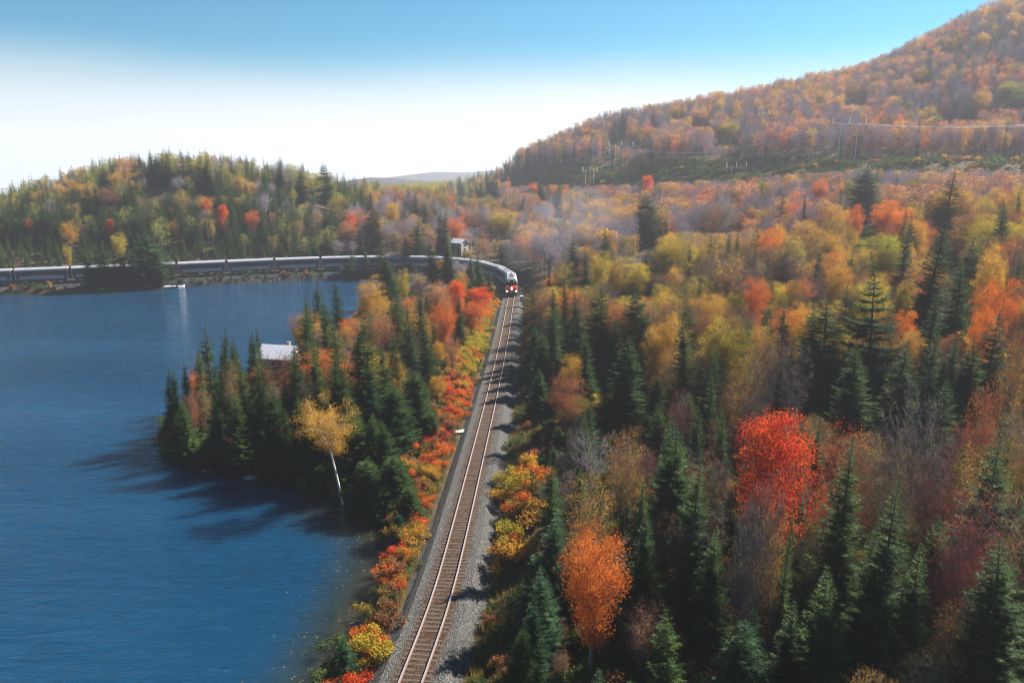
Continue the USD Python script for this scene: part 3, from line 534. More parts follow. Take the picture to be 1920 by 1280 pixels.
def conifer(seed, H=14., R=1.9, step=.34, nb=7, pw=.85, base=.06, droop=.25, fine=1.0, gap=0.1, blunt=0.0, layered=0.0):
    """Whorls of branches carrying flat sprays of twigs; returns (crown, trunk)."""
    r = np.random.default_rng(seed); A0, D0, L0, B0 = [], [], [], []
    zs = []; z = base * H
    while z < H - .15: zs.append(z); z += step * r.uniform(.7, 1.3) * (1 + layered * r.random() * 2)
    lean = r.normal(0, .012, 2); sprays = []
    for z in zs:
        t = (z - base * H) / (H - base * H); prof_ = min(1, (1 - t) ** pw * (1 + blunt * t * 1.5)) * min(1, .55 + t * 3.0)
        for az in r.uniform(0, 2 * math.pi) + np.arange(nb) * 2 * math.pi / nb + r.normal(0, .25, nb):
            if r.random() < gap: continue
            L = max(.12, R * prof_ * r.uniform(.62, 1.12) + .08); pitch = .55 * t - droop * (1 - t) + r.normal(0, .08)
            d = np.array([math.cos(az) * math.cos(pitch), math.sin(az) * math.cos(pitch), math.sin(pitch)]); side = np.array([-math.sin(az), math.cos(az), 0])
            o = np.array([lean[0] * z, lean[1] * z, z + r.normal(0, .05)])
            n_ = max(2, int(L / .17 * fine)); u = np.linspace(.12, 1, n_)
            c = o + d * (u * L)[:, None]; c[:, 2] += .10 * L * u ** 2.2 - .04 * L * np.sin(u * math.pi)
            for s in (-1, 1):
                ln = (.16 + .34 * L * (1 - u) ** .8) * r.uniform(.7, 1.25, n_)
                dd = side * s * .85 + d * .65 + np.c_[r.normal(0, .12, (n_, 2)), r.normal(-.18, .16, n_)]
                dd /= np.linalg.norm(dd, axis=1, keepdims=True); sprays.append((c, dd, ln))
            sprays.append((c[-1:], d[None] + np.array([[0, 0, .1]]), np.array([.22])))
    C, D, L = (np.concatenate([s_[k] for s_ in sprays]) for k in range(3)); n_ = len(C)
    W = np.cross(D, np.c_[r.normal(0, .35, (n_, 2)), np.ones(n_)]); W /= np.linalg.norm(W, axis=1, keepdims=True) + 1e-9; N = np.cross(W, D)
    V, Fc = [], []; base_i = 0
    top_ = np.clip((H - C[:, 2]) / (.20 * H), .15, 1) ** .5; L = L * top_; w = (.15 + .26 * L) * top_
    for (u0, u1, s, wd) in [(0, 1, 0, .55), (.15, .75, 1, 1.25), (.15, .75, -1, 1.25), (.5, 1.05, 1, .8), (.5, 1.05, -1, .8)]:
        p0 = C + D * (L * u0)[:, None]; tip = C + D * (L * u1)[:, None] + W * (s * w * wd * 1.6)[:, None] - N * (.05 * L * abs(s))[:, None]
        q1 = p0 + D * (L * .30)[:, None] + W * ((w * .40) * (1 if s >= 0 else -1))[:, None]; q0 = p0 - W * ((w * .34) * (1 if s >= 0 else -1))[:, None]
        V.append(np.stack([q0, q1, tip], 1).reshape(-1, 3)); Fc.append(np.arange(n_ * 3).reshape(-1, 3) + base_i); base_i += n_ * 3
    P = np.array([[lean[0] * z, lean[1] * z, z] for z in np.linspace(-.6, H, 9)]); rr = np.linspace(.0125 * H, .012, 9)
    return (np.vstack(V), np.vstack(Fc)), polytube(P, rr, 7)
def envelope(kind, n_, r):
    """Points through the crown, in units of crown half width (x, y) and height (z from 0 to 1)."""
    out = []
    lob = r.normal(size=(9, 3)); lob /= np.linalg.norm(lob, axis=1, keepdims=True); amp = r.uniform(-.5, .42, 9)
    while len(out) < n_:
        p = r.normal(size=3); p /= np.linalg.norm(p); rad = r.random() ** .42 * (1 + (amp * np.exp(-5.0 * (1 - lob @ p))).sum()); p = p * min(rad, 1.25); z = p[2] * .5 + .5
        if kind == 'oval': w = 1.0
        elif kind == 'vase': w = .42 + .75 * np.clip(z, 0, 1)
        elif kind == 'cone': w = 1.2 - .62 * np.clip(z, 0, 1)
        elif kind == 'dome': z = max(z, .12 * r.random()) ; w = 1.0
        out.append((p[0] * w, p[1] * w, np.clip(z, -.05, 1.1)))
    return np.array(out)
def broadleaf(seed, H=12., Wd=6., crown=.70, tips=260, per=14, size=.13, kind='oval', bare=0.0, twigs=0, clump=.33, lean=0.0, trunk_r=None, wood=5):
    """Trunk, limbs and twigs grown towards points spread through the crown, leaves in clumps about the twig ends; returns (leaves, wood)."""
    r = np.random.default_rng(seed); E = envelope(kind, tips, r); z0 = H * (1 - crown); T = np.c_[E[:, :2] * Wd / 2, z0 + E[:, 2] * H * crown]; T[:, 0] += lean * (T[:, 2] / H) ** 1.3
    fork = np.array([lean * .85 * (z0 / H + .1), 0, z0 + .12 * H * crown]); tr = trunk_r or .011 * H + .02
    parts = []; P = np.array([[0, 0, -.8], [0.0, 0, 0], [fork[0] * .5 + r.normal(0, .06), r.normal(0, .06), fork[2] * .5], fork]); parts.append(polytube(P, np.array([tr * 1.5, tr * 1.25, tr, tr * .85]), 7))
    axis_top = np.array([lean * .8, 0, z0 + H * crown * .9])
    def group(pts, k):
        a = pts[r.choice(len(pts), min(k, len(pts)), replace=False)]; return cKDTree(a).query(pts)[1], len(a)
    def branch(pts, start, rad, level):
        if len(pts) == 0: return
        if level == 0:
            for p in pts[:0]: pass
            mids = start + (pts - start) * .5 + r.normal(0, .12, pts.shape) + [0, 0, .1]
            parts.append(tubes(np.repeat(start[None], len(pts), 0), mids, rad, rad * .7, 3)); parts.append(tubes(mids, pts, rad * .7, .006, 3)); return
        k = max(2, int(round(len(pts) ** (1 / (level + 1))))) if level < 3 else wood
        g, m_ = group(pts, k)
        for i in range(m_):
            q_ = pts[g == i]
            if len(q_) == 0: continue
            cen = q_.mean(0); f = .52 if level > 1 else .6; end = start + (cen - start) * f; end[2] -= .02 * H * (level == 3); rad2 = rad * (len(q_) / len(pts)) ** .42
            mid = (start + end) / 2 + r.normal(0, .05 * np.linalg.norm(end - start), 3) + [0, 0, -.04 * np.linalg.norm(end - start)]
            parts.append(tubes([start, mid], [mid, end], [rad2, rad2 * .9], [rad2 * .9, rad2 * .78], 5 if level > 1 else 4)); branch(q_, end, rad2 * .78, level - 1)
    branch(T, fork, tr * .8, 3)
    if twigs:
        b_ = np.repeat(T, twigs, 0); out = b_ - np.array([lean * .5, 0, z0 + H * crown * .3]); out /= np.linalg.norm(out, axis=1, keepdims=True) + 1e-9
        d = out * .6 + r.normal(0, .55, b_.shape) + [0, 0, .35]; d /= np.linalg.norm(d, axis=1, keepdims=True); s_ = b_ - out * r.uniform(0, .5, (len(b_), 1)); parts.append(tubes(s_, s_ + d * r.uniform(.35, .95, (len(b_), 1)), .011, .004, 3))
    keep = r.random(len(T)) >= bare; C = np.repeat(T[keep], per, 0); lv = None
    if len(C): lv = leaves(C + r.normal(0, clump, C.shape) * [1, 1, .75], size, r)
    return lv, merge(parts)
def shrub(seed, H=1.6, Wd=2.2, n_=1500, size=.075):
    """Several uneven stems, each with its own head of leaves, so that neighbouring shrubs run together."""
    r = np.random.default_rng(seed); m_ = 9; heads = np.c_[r.normal(0, .30 * Wd, (m_, 2)), H * r.uniform(.35, .95, m_)]; heads[:, 2] *= np.exp(-.35 * np.hypot(heads[:, 0], heads[:, 1]) / Wd * 2)
    rad = r.uniform(.22, .46, m_) * Wd * .62; k = r.choice(m_, n_, p=rad ** 2 / (rad ** 2).sum()); d = r.normal(size=(n_, 3)); d /= np.linalg.norm(d, axis=1, keepdims=True)
    c = heads[k] + d * (rad[k] * r.random(n_) ** .4)[:, None] * [1, 1, .75]; c[:, 2] = np.abs(c[:, 2]) * r.uniform(.85, 1.1, n_) + .03
    loose = r.random(n_) < .12; c[loose] += np.c_[r.normal(0, .16, (loose.sum(), 2)), r.uniform(0, .3, loose.sum())]
    st = c[r.choice(n_, 50, replace=False)]; b0 = st * [.15, .15, 0] - [0, 0, .2]
    return leaves(c, size, r), tubes(b0, st, .018, .006, 3)

PROTO = {}
def proto(key, name, crown, trunk, cm, tm, hero=True):
    """A tree as a class prim: crown and trunk. Copies reference it."""
    p = stage.DefinePrim(f'/World/prototypes/{key}', 'Xform')
    if crown is not None: obj('crown', crown, cm, p)
    obj('trunk', trunk, tm, p, smooth=False); PROTO[key] = p
    allv = np.vstack([x[0] for x in (crown, trunk) if x is not None]); return allv[:, 2].max(), np.percentile(np.hypot(allv[:, 0], allv[:, 1]), 97) * 2
DIM = {}
def con(key, m, **k): c_, t_ = conifer(**k); DIM[key] = proto(key, key, c_, t_, M[m], M['bark'])
def dec(key, m, tm='greybark', **k): c_, t_ = broadleaf(**k); DIM[key] = proto(key, key, c_, t_, M[m], M[tm])
con('spruce_tall', 'spruce', seed=1, H=14, R=2.2, step=.33, pw=1.0, droop=.30)
con('spruce_spire', 'spruce', seed=2, H=14, R=1.5, step=.30, pw=.95, droop=.35, gap=.05)
con('spruce_broad', 'spruce', seed=3, H=13, R=2.9, step=.40, pw=.8, droop=.18, gap=.16)
con('spruce_ragged', 'spruce', seed=4, H=14, R=1.9, step=.42, pw=.75, droop=.30, gap=.34)
con('spruce_club', 'spruce', seed=5, H=13, R=1.8, step=.34, pw=.62, droop=.30, gap=.18, blunt=.5)
con('fir_young', 'blue_spruce', seed=6, H=6, R=1.6, step=.25, pw=.9, base=.02, droop=.02, gap=.06)
con('fir_blue', 'blue_spruce', seed=7, H=11, R=1.9, step=.32, pw=.85, droop=.1)
con('cedar', 'cedar', seed=8, H=7, R=1.5, step=.22, pw=.55, base=.02, droop=-.25, gap=.12, nb=8)
con('pine', 'pine', seed=9, H=15, R=3.2, step=.48, pw=.55, base=.10, droop=-.05, gap=.14, layered=.4, fine=1.2)
con('spruce_old', 'spruce', seed=14, H=13, R=1.9, step=.5, pw=.55, base=.16, droop=.34, gap=.42, nb=6)
con('spruce_lean', 'spruce', seed=15, H=12, R=2.3, step=.36, pw=.8, droop=.22, gap=.24)
con('spruce_far', 'spruce', seed=12, H=13, R=2.5, step=.5, nb=7, pw=.95, fine=.6)
con('spruce_far_slim', 'spruce', seed=13, H=13, R=1.7, step=.5, nb=7, fine=.6, pw=.95)
COLS = ['red', 'orange', 'gold', 'yellow', 'rust', 'salmon', 'olive', 'lime', 'burgundy']
for i, c_ in enumerate(COLS):
    dec(f'maple_{c_}', c_, seed=30 + i, H=12, Wd=6.2, crown=.80, tips=230, per=72, size=.070, kind=('oval', 'vase')[i % 2], bare=.06, clump=.38)
for i, c_ in enumerate(['orange', 'gold', 'rust', 'olive', 'salmon', 'burgundy', 'yellow', 'red']):
    dec(f'thin_{c_}', c_, 'neartwig', seed=50 + i, H=12, Wd=6.0, crown=.84, tips=360, per=17, size=.062, kind=('vase', 'oval')[i % 2], bare=.35, twigs=5, clump=.4)
for i, c_ in enumerate(['gold', 'yellow']):
    dec(f'birch_{c_}', c_, 'birch', seed=60 + i, H=13, Wd=4.6, crown=.86, tips=250, per=52, size=.068, kind='oval', bare=.1)
for i in range(3): dec(f'bare_{i}', ('salmon', 'rust', 'olive')[i], 'neartwig', seed=70 + i, H=12, Wd=6.4, crown=.84, tips=400, per=5, size=.065, kind=('vase', 'oval', 'vase')[i], bare=.75, twigs=9, clump=.4)
dec('leaning_birch', 'gold', 'birch', seed=80, H=12.5, Wd=9.0, crown=.52, tips=70, per=130, size=.075, kind='vase', bare=.12, twigs=5, clump=.5, lean=-2.8, trunk_r=.15, wood=3)
dec('dead_limbs', 'gold', 'greybark', seed=81, H=13, Wd=6.5, crown=.75, tips=200, per=10, size=.13, kind='vase', bare=.45, twigs=3, trunk_r=.24, wood=4)
c_, t_ = broadleaf(seed=82, H=10, Wd=4.5, crown=.7, tips=160, per=0, twigs=7, kind='vase'); DIM['dead_grey'] = proto('dead_grey', 'dead', None, t_, None, M['greybark'])
for i, c_ in enumerate(['red', 'orange', 'gold', 'yellow', 'rust', 'lime', 'green', 'burgundy', 'olive']):
    for j in range(2):
        l_, t_ = shrub(90 + i * 2 + j, H=1.5 + .5 * j, Wd=2.3, n_=1500); DIM[f'shrub_{c_}_{j}'] = proto(f'shrub_{c_}_{j}', 'shrub', l_, t_, M[c_], M['bark'])
# far copies: fewer, larger leaves
for i, c_ in enumerate(['orange', 'gold', 'yellow', 'salmon', 'rust', 'olive', 'lime']):
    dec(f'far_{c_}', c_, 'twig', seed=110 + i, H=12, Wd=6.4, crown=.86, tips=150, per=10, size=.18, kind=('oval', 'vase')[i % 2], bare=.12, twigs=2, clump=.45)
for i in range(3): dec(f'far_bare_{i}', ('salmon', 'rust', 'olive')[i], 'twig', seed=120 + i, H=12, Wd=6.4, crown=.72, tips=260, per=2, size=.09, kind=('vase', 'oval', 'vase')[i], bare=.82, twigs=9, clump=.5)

# ------------------------------------------------------------------ trees: where they stand
def first_hit(px, py, Ht, lo=24., hi=760.):
    """The nearest spot at which a tree of height Ht, standing on the ground, has its top on the ray through this pixel."""
    d = pray(px, py); ys = np.exp(np.linspace(math.log(lo), math.log(hi), 420)); t = ys / d[1]
    g = height(np.stack([d[0] * t, ys], 1)); top = g + Ht; z = CAMZ + d[2] * t; ok = (z <= top) & (g > LAKE_Z + .05)
    if not ok.any(): return None
    i = np.argmax(ok); return np.array([d[0] * t[i], ys[i], z[i] - Ht])
SP, SS, SB, SR, SC, FY, FB, CE, PI = 'spruce_tall spruce_spire spruce_broad spruce_ragged spruce_club fir_young fir_blue cedar pine'.split()
HERO = [  # (pixel of the top, height, crown width in pixels, kind)
 # right of the track, conifers
 (1129, 528, 14, 62, SB), (1196, 541, 14, 46, SC), (1170, 630, 12, 60, SP), (1294, 592, 14, 42, SS), (1106, 620, 12, 36, SS), (1065, 521, 13, 30, SS), (1045, 541, 12, 30, SS), (1032, 577, 11, 40, SP), (1018, 620, 9, 44, SP), (1003, 610, 8, 40, SP), (1010, 690, 7, 50, SP),
 (1076, 443, 12, 28, FB), (1101, 467, 12, 20, SS), (1143, 428, 13, 30, SP), (1299, 454, 13, 16, SS), (1218, 360, 16, 46, SC), (1335, 697, 10, 24, SS), (1360, 754, 9, 30, SP), (1265, 782, 10, 50, FB), (1310, 754, 9, 32, SP), (1412, 757, 10, 18, SS), (1029, 472, 11, 10, SS), (1089, 540, 12, 34, SP), (1150, 590, 12, 40, SP),
 (1623, 307, 17, 48, SC), (1782, 311, 17, 58, SR), (1512, 364, 13, 13, SS), (1746, 415, 17, 58, SP), (1695, 426, 14, 28, SS), (1671, 470, 14, 22, SS), (1650, 512, 15, 74, PI), (1558, 546, 14, 70, SR), (1830, 440, 13, 30, SC), (1808, 484, 13, 42, SP), (1751, 546, 12, 28, SS), (1748, 608, 11, 30, SP), (1866, 579, 12, 48, FB), (1836, 628, 11, 46, SP), (1610, 640, 11, 50, SP), (1690, 640, 11, 50, SP),
 (1590, 822, 14, 84, SP), (1667, 902, 14, 92, SP), (1866, 816, 12, 88, SB), (1900, 1000, 11, 110, SB), (1553, 1065, 10, 80, SP), (1411, 1149, 7, 84, FY), (1479, 945, 12, 28, SS), (1262, 1143, 8, 56, SR), (1118, 1250, 4.6, 34, FY), (978, 1171, 6, 58, SP), (1028, 1046, 8, 54, FB), (1020, 954, 9, 62, FB), (1039, 853, 9, 40, SR), (1294, 860, 13, 74, SP), (1262, 790, 12, 84, SB), (1000, 1120, 7, 50, FB), (1640, 1010, 10, 70, SP), (1480, 1130, 8, 60, SP), (1720, 1010, 10, 60, SP), (1340, 990, 9, 60, SP), (1210, 950, 9, 50, SP),
 # right of the track, leaf trees
 (1055, 690, 9, 76, 'thin_orange'), (1190, 475, 12, 80, 'maple_yellow'), (1255, 577, 13, 62, 'birch_gold'), (1232, 600, 12, 46, 'birch_gold'), (1262, 428, 14, 98, 'maple_yellow'), (1365, 455, 14, 78, 'dead_limbs'), (1345, 365, 13, 112, 'thin_olive'), (1125, 465, 12, 42, 'maple_yellow'), (1055, 482, 12, 52, 'maple_olive'), (1150, 480, 12, 40, 'maple_gold'),
 (1540, 330, 12, 36, 'maple_orange'), (1670, 428, 13, 78, 'maple_lime'), (1628, 512, 12, 72, 'maple_yellow'), (1702, 512, 12, 42, 'maple_yellow'), (1870, 508, 13, 78, 'maple_orange'), (1870, 452, 13, 64, 'maple_gold'), (1846, 560, 12, 50, 'maple_orange'), (1846, 697, 12, 34, 'thin_orange'), (1610, 378, 12, 34, 'maple_orange'), (1905, 600, 12, 70, 'thin_gold'),
 (1467, 762, 14, 150, 'maple_red'), (1590, 778, 13, 120, 'thin_red'), (1870, 905, 12, 140, 'thin_burgundy'), (1780, 960, 11, 90, 'thin_burgundy'), (1115, 962, 12, 132, 'maple_orange'), (1110, 865, 11, 108, 'thin_gold'), (1180, 790, 11, 86, 'thin_gold'), (1355, 825, 12, 86, 'thin_rust'), (1740, 685, 15, 160, 'bare_1'), (1400, 930, 12, 120, 'bare_2'), (1110, 790, 9, 90, 'dead_grey'), (1460, 930, 11, 80, 'thin_gold'), (1690, 830, 12, 90, 'thin_olive'), (1420, 870, 12, 90, 'bare_0'), (1330, 930, 10, 90, 'dead_grey'),
 (1215, 327, 12, 24, 'maple_red'), (1000, 340, 11, 20, 'maple_orange'), (940, 388, 13, 62, 'maple_yellow'), (855, 403, 13, 42, 'maple_orange'), (890, 383, 12, 44, 'thin_olive'), (1420, 480, 13, 80, 'thin_rust'), (1480, 440, 13, 80, 'bare_0'), (1440, 590, 13, 90, 'thin_gold'), (1400, 650, 12, 90, 'thin_gold'), (1090, 410, 12, 50, 'maple_gold'), (1420, 510, 12, 50, 'maple_orange'), (1530, 490, 12, 70, 'bare_1'), (1440, 640, 13, 60, 'bare_2'), (1490, 620, 13, 80, 'bare_2'),
 # the point: conifers
 (385, 599, 15, 38, SR), (415, 614, 13, 22, SS), (430, 631, 12, 16, SS), (314, 687, 10, 28, SP), (325, 690, 9, 16, SS), (342, 691, 10, 20, SS), (366, 654, 12, 22, SS), (351, 680, 10, 16, SS), (475, 620, 10, 20, SS), (486, 610, 10, 12, SS), (466, 630, 9, 12, SS), (460, 650, 14, 34, SP), (524, 575, 10, 42, SB), (563, 564, 15, 38, SR), (580, 549, 14, 20, SS), (591, 526, 14, 24, SS), (610, 549, 14, 30, SP), (631, 515, 14, 28, SP), (655, 470, 17, 38, PI), (666, 588, 17, 52, SC), (482, 665, 13, 34, SP), (636, 575, 16, 36, SR), (745, 534, 14, 38, SB), (786, 538, 14, 28, SS), (771, 571, 13, 32, SP), (800, 590, 12, 34, SP),
 (680, 468, 14, 28, SP), (710, 452, 14, 32, SR), (726, 471, 13, 38, SP), (762, 440, 12, 34, SP), (781, 407, 17, 34, SR), (809, 445, 13, 28, SP), (821, 394, 16, 18, SS), (830, 397, 16, 18, SS), (838, 450, 12, 26, SP), (878, 478, 11, 22, SS), (897, 476, 11, 24, SP), (915, 508, 8, 24, SP), (857, 553, 10, 22, SS), (880, 522, 9, 22, SP), (750, 610, 13, 36, SP), (720, 640, 12, 40, SP), (620, 640, 15, 46, SP), (590, 620, 15, 40, SP), (545, 640, 14, 40, SP), (640, 680, 13, 50, SB), (690, 700, 10, 56, FB), (660, 760, 9, 60, SB), (726, 785, 8, 62, SP), (700, 770, 8, 44, SP), (350, 740, 9, 34, SP), (400, 740, 10, 44, SP), (440, 730, 11, 44, SP), (500, 720, 11, 48, SP), (560, 740, 10, 50, SP), (330, 770, 8, 44, SB), (780, 690, 9, 50, CE), (740, 720, 9, 60, CE), (808, 770, 4.2, 26, CE), (767, 912, 4.2, 38, CE), (748, 962, 2.8, 24, FY), (745, 850, 5.5, 46, CE), (650, 1188, 3.6, 34, FY), (632, 1215, 2.6, 40, CE), (690, 860, 6, 52, CE), (390, 810, 6, 50, CE), (450, 830, 6, 54, CE), (540, 850, 6, 54, CE), (510, 800, 8, 50, SB), (600, 870, 5, 44, CE), (715, 905, 4.5, 50, CE),
 # the point: leaf trees
 (432, 668, 10, 54, 'thin_gold'), (380, 715, 8, 40, 'thin_gold'), (355, 725, 8, 30, 'thin_orange'), (525, 655, 9, 60, 'thin_orange'), (490, 660, 9, 50, 'thin_gold'), (700, 636, 11, 44, 'maple_yellow'), (738, 660, 10, 40, 'maple_gold'), (625, 670, 11, 40, 'thin_gold'), (690, 513, 13, 72, 'maple_gold'), (755, 497, 12, 24, 'maple_yellow'), (818, 525, 12, 44, 'maple_salmon'), (832, 560, 11, 52, 'maple_orange'), (855, 522, 11, 40, 'maple_red'), (898, 536, 9, 54, 'maple_red'), (868, 497, 11, 26, 'maple_gold'), (880, 560, 8, 50, 'maple_orange'), (848, 620, 8, 40, 'thin_orange'), (700, 560, 11, 50, 'thin_gold'), (780, 500, 11, 50, 'bare_0'), (720, 585, 11, 50, 'thin_orange'), (340, 520, 5, 10, SS),
 # centre of the valley and the left hill
 (863, 327, 15, 18, SP), (914, 322, 15, 13, SS), (901, 337, 13, 10, SS), (930, 335, 13, 12, SS), (1017, 333, 14, 13, SP), (1046, 347, 11, 18, SB), (977, 365, 12, 9, SS), (780, 360, 13, 12, SP), (796, 377, 12, 12, SP), (692, 355, 14, 12, SP), (700, 388, 16, 38, SC), (608, 303, 18, 28, PI), (564, 310, 15, 22, SR), (290, 287, 14, 26, SP), (312, 286, 13, 22, SP), (338, 281, 15, 14, SR), (358, 279, 15, 14, SR), (443, 286, 13, 22, PI), (385, 300, 13, 20, SP), (520, 305, 13, 14, SP), (65, 320, 11, 18, SB), (175, 295, 11, 24, SB), (225, 290, 12, 26, SB), (165, 350, 13, 16, SP),
 (415, 382, 12, 22, 'maple_red'), (383, 365, 11, 26, 'maple_orange'), (205, 408, 10, 16, 'maple_red'), (50, 405, 10, 16, 'maple_orange'), (470, 390, 12, 32, 'maple_orange'), (125, 410, 11, 34, 'maple_gold'), (218, 432, 11, 28, 'maple_yellow'), (125, 455, 9, 16, 'maple_yellow'), (395, 412, 9, 12, 'birch_yellow'), (323, 408, 10, 18, 'maple_gold'), (200, 345, 12, 40, 'thin_orange'), (585, 395, 11, 34, 'thin_olive'), (650, 410, 12, 36, 'maple_salmon'), (735, 375, 12, 34, 'maple_gold'), (655, 400, 11, 26, 'maple_red'),
 (272, 432, 16, 52, PI), (165, 470, 11, 20, SP), (195, 462, 12, 22, SP), (225, 468, 11, 24, SP), (245, 480, 10, 24, SP), (320, 492, 6, 14, SS), (210, 480, 10, 20, SS), (290, 470, 10, 26, SB), (180, 485, 8, 20, SB),
 # right hill
 (1900, 148, 14, 54, 'maple_lime'), (1845, 163, 14, 40, 'maple_gold'), (1728, 122, 12, 32, 'maple_gold'), (1800, 158, 16, 66, 'bare_2'), (1365, 222, 12, 50, 'maple_yellow'), (1315, 203, 12, 34, 'maple_salmon'), (1270, 195, 12, 26, 'maple_gold'), (1195, 235, 12, 44, 'thin_gold'), (1168, 210, 13, 16, SP), (1152, 225, 13, 14, SS), (1135, 190, 15, 14, SR), (990, 270, 15, 10, SR), (1605, 150, 13, 46, 'thin_gold'), (1790, 65, 12, 30, 'maple_gold'), (1226, 205, 12, 10, SS)]
BIRCH = (600, 752, 12.5, 150, 'leaning_birch')
rng = np.random.default_rng(5)
placed = []       # x, y, z, scale (width, height), yaw, key, px, py, wpx, hero
for px, py, Ht, w, key in HERO + [BIRCH]:
    if key == 'leaning_birch':
        b = at_z(643, 936, LAKE_Z + .5); p = np.array([b[0], b[1], gh(b[0], b[1])]); Ht = 12.5
    else: p = first_hit(px, py, Ht)
    if p is None: continue
    dep = proj(p + [0, 0, Ht])[2][0]; wm = w * dep / FPX * ((1.9 if w <= 26 or (px > 1150 and py < 650) else 1.55) if key in (SP, SS, SB, SR, SC, FY, FB, CE, PI) else 1.0); dh, dw = DIM[key]
    p[2] = min(p[2], gh(p[0], p[1]) + .1)
    placed.append(dict(x=p[0], y=p[1], z=p[2], sh=Ht / dh, sw=np.clip(wm / dw, .5 * Ht / dh, 2.2 * Ht / dh), yaw=0.0 if key == 'leaning_birch' else rng.uniform(0, 6.28), key=key, px=px, py=py, w=w, dep=dep, hero=True, H=Ht))
HX = np.array([[t['x'], t['y']] for t in placed]); HT = cKDTree(HX)
cells = []; sp_ = 3.6
for i, x in enumerate(np.arange(-330, 420, sp_)):
    for j, y in enumerate(np.arange(22, 640, sp_)):
        if y > 175 and (i * 7 + j * 3) % 4 == 0 and not (x > 0 and y > 270) and not (x < -55 and y < 350): continue
        cells.append((x + (j % 2) * sp_ / 2, y))
C = np.array(cells); C += rng.uniform(-1.6, 1.6, C.shape)
dt = track_d(C); C = C[(dt > 7.4) | (dt < -7.5)]
C = C[~((C[:, 0] > -60) & (C[:, 0] < 6) & (C[:, 1] > 222) & (np.abs(track_d(C)) < 11) & (C[:, 1] < 258))]
C = C[np.abs(C[:, 0]) < C[:, 1] * .70 + 45]
C = C[(C[:, 0] > -C[:, 1] * .70 - 8)]
ok = np.ones(len(C), bool); k = (C[:, 0] < 5) & (C[:, 1] < 262); ok[k] = land_s(C[k]) > 1.3; C = C[ok]
C = C[shapely.distance(shapely.points(C), ROW) > np.where(C[:, 1] < ROWY(C[:, 0]), 14.0, 12.5)]
C = C[HT.query(C)[0] > 1.9]
C = C[np.hypot(C[:, 0] - cp[0], C[:, 1] - cp[1]) > 6.5]; C = C[np.hypot(C[:, 0] - hp[0], C[:, 1] - hp[1]) > 6]
G = height(C)
PENINSULA = sg.Polygon([(300, 860), (302, 700), (340, 690), (380, 640), (430, 650), (470, 640), (500, 640), (540, 580), (600, 545), (640, 520), (660, 510), (760, 500), (860, 500), (930, 540), (940, 570), (905, 640), (880, 700), (850, 770), (800, 830), (830, 900), (780, 960), (700, 1010), (600, 960), (300, 900)])
def region(x, y):
    d = track_d(np.array([[x, y]]))[0]
    if x < 4 and y < 250 and d < 0: return 'point' if y < 205 else 'curve'
    if y < 262 and x < -40: return 'shore'
    if x > -60 and x < 60 and 225 < y < 420 and x < 15 + (y - 225) * .2: return 'centre'
    if x <= -10: return 'sunpatch' if (y > 375 and x > -115 and x < -45) else 'lefthill'
    a = ROW.project(sg.Point(x, y)); q_ = ROW.interpolate(a); above = y > q_.y + (x - q_.x) * -.4
    if above and (y > 262): return 'righthill'
    return 'near' if y < 82 else 'mid' if y < 175 else 'upper'
MIX = {
 'point': [('spruce', .60), ('cedar', .08), ('gold', .14), ('orange', .09), ('bare', .04), ('rust', .05)],
 'curve': [('spruce', .55), ('bare', .2), ('gold', .15), ('orange', .1)],
 'shore': [('spruce', .7), ('cedar', .3)],
 'centre': [('bare', .44), ('spruce', .18), ('orange', .10), ('rust', .08), ('olive', .10), ('gold', .06), ('salmon', .04)],
 'lefthill': [('spruce', .72), ('bare', .06), ('olive', .08), ('lime', .14), ('gold', .05), ('salmon', .01)],
 'sunpatch': [('lime', .72), ('yellow', .12), ('gold', .08), ('spruce', .04), ('bare', .04)],
 'near': [('spruce', .46), ('bare', .12), ('thinrust', .12), ('thingold', .24), ('thinburg', .05), ('dead', .02)],
 'mid': [('gold', .30), ('bare', .11), ('spruce', .18), ('rust', .07), ('olive', .12), ('orange', .10), ('yellow', .14)],
 'upper': [('bare', .50), ('salmon', .11), ('rust', .09), ('orange', .07), ('gold', .08), ('olive', .06), ('spruce', .05)],
 'righthill': [('bare', .60), ('salmon', .11), ('rust', .07), ('gold', .08), ('orange', .06), ('olive', .05), ('spruce', .07)]}
def pick(kind, far, r):
    if kind == 'spruce': return ('spruce_far', 'spruce_far_slim')[r.random() < .4] if far else r.choice([SP, SP, SS, SS, SR, SB, SC, 'spruce_old', 'spruce_lean', 'spruce_lean'])
    if kind == 'cedar': return 'spruce_far' if far else CE
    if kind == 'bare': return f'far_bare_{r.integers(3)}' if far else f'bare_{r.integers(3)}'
    if kind == 'dead': return 'dead_grey'
    if kind == 'thinrust': return 'thin_rust'
    if kind == 'thingold': return ('thin_gold', 'thin_olive')[r.random() < .5]
    if kind == 'thinburg': return 'thin_burgundy'
    if far: return f'far_{kind}'
    if kind in ('gold', 'yellow') and r.random() < .35: return f'birch_{kind}'
    if kind in ('gold', 'orange', 'rust', 'olive', 'salmon') and r.random() < .6: return f'thin_{kind}'
    return f'maple_{kind}'
hpx = np.array([[t['px'], t['py'], t['w'], t['dep'], t['w'] * (3.2 if t['key'] in (SP, SS, SB, SR, SC, FY, FB, CE, PI) else .95 if t['w'] < 85 or t['py'] > 740 else .6)] for t in placed])
def keep(x, y, z, wpx, hpx_):
    a, b, d = (v_[0] for v_ in proj([x, y, z])); return [a, b, wpx, d, hpx_]
seen = [keep(hp[0], hp[1], 8.0, 36, 20), keep(cp[0], cp[1], 4.0, 60, 20)]
for s_ in np.r_[np.arange(S_FRONT, S_FRONT + 34, 6), np.arange(S_FRONT + 70, TL[-1], 9)]: q_ = on_track(s_)[0]; seen.append(keep(q_[0], q_[1], 4.2, 40, 24))
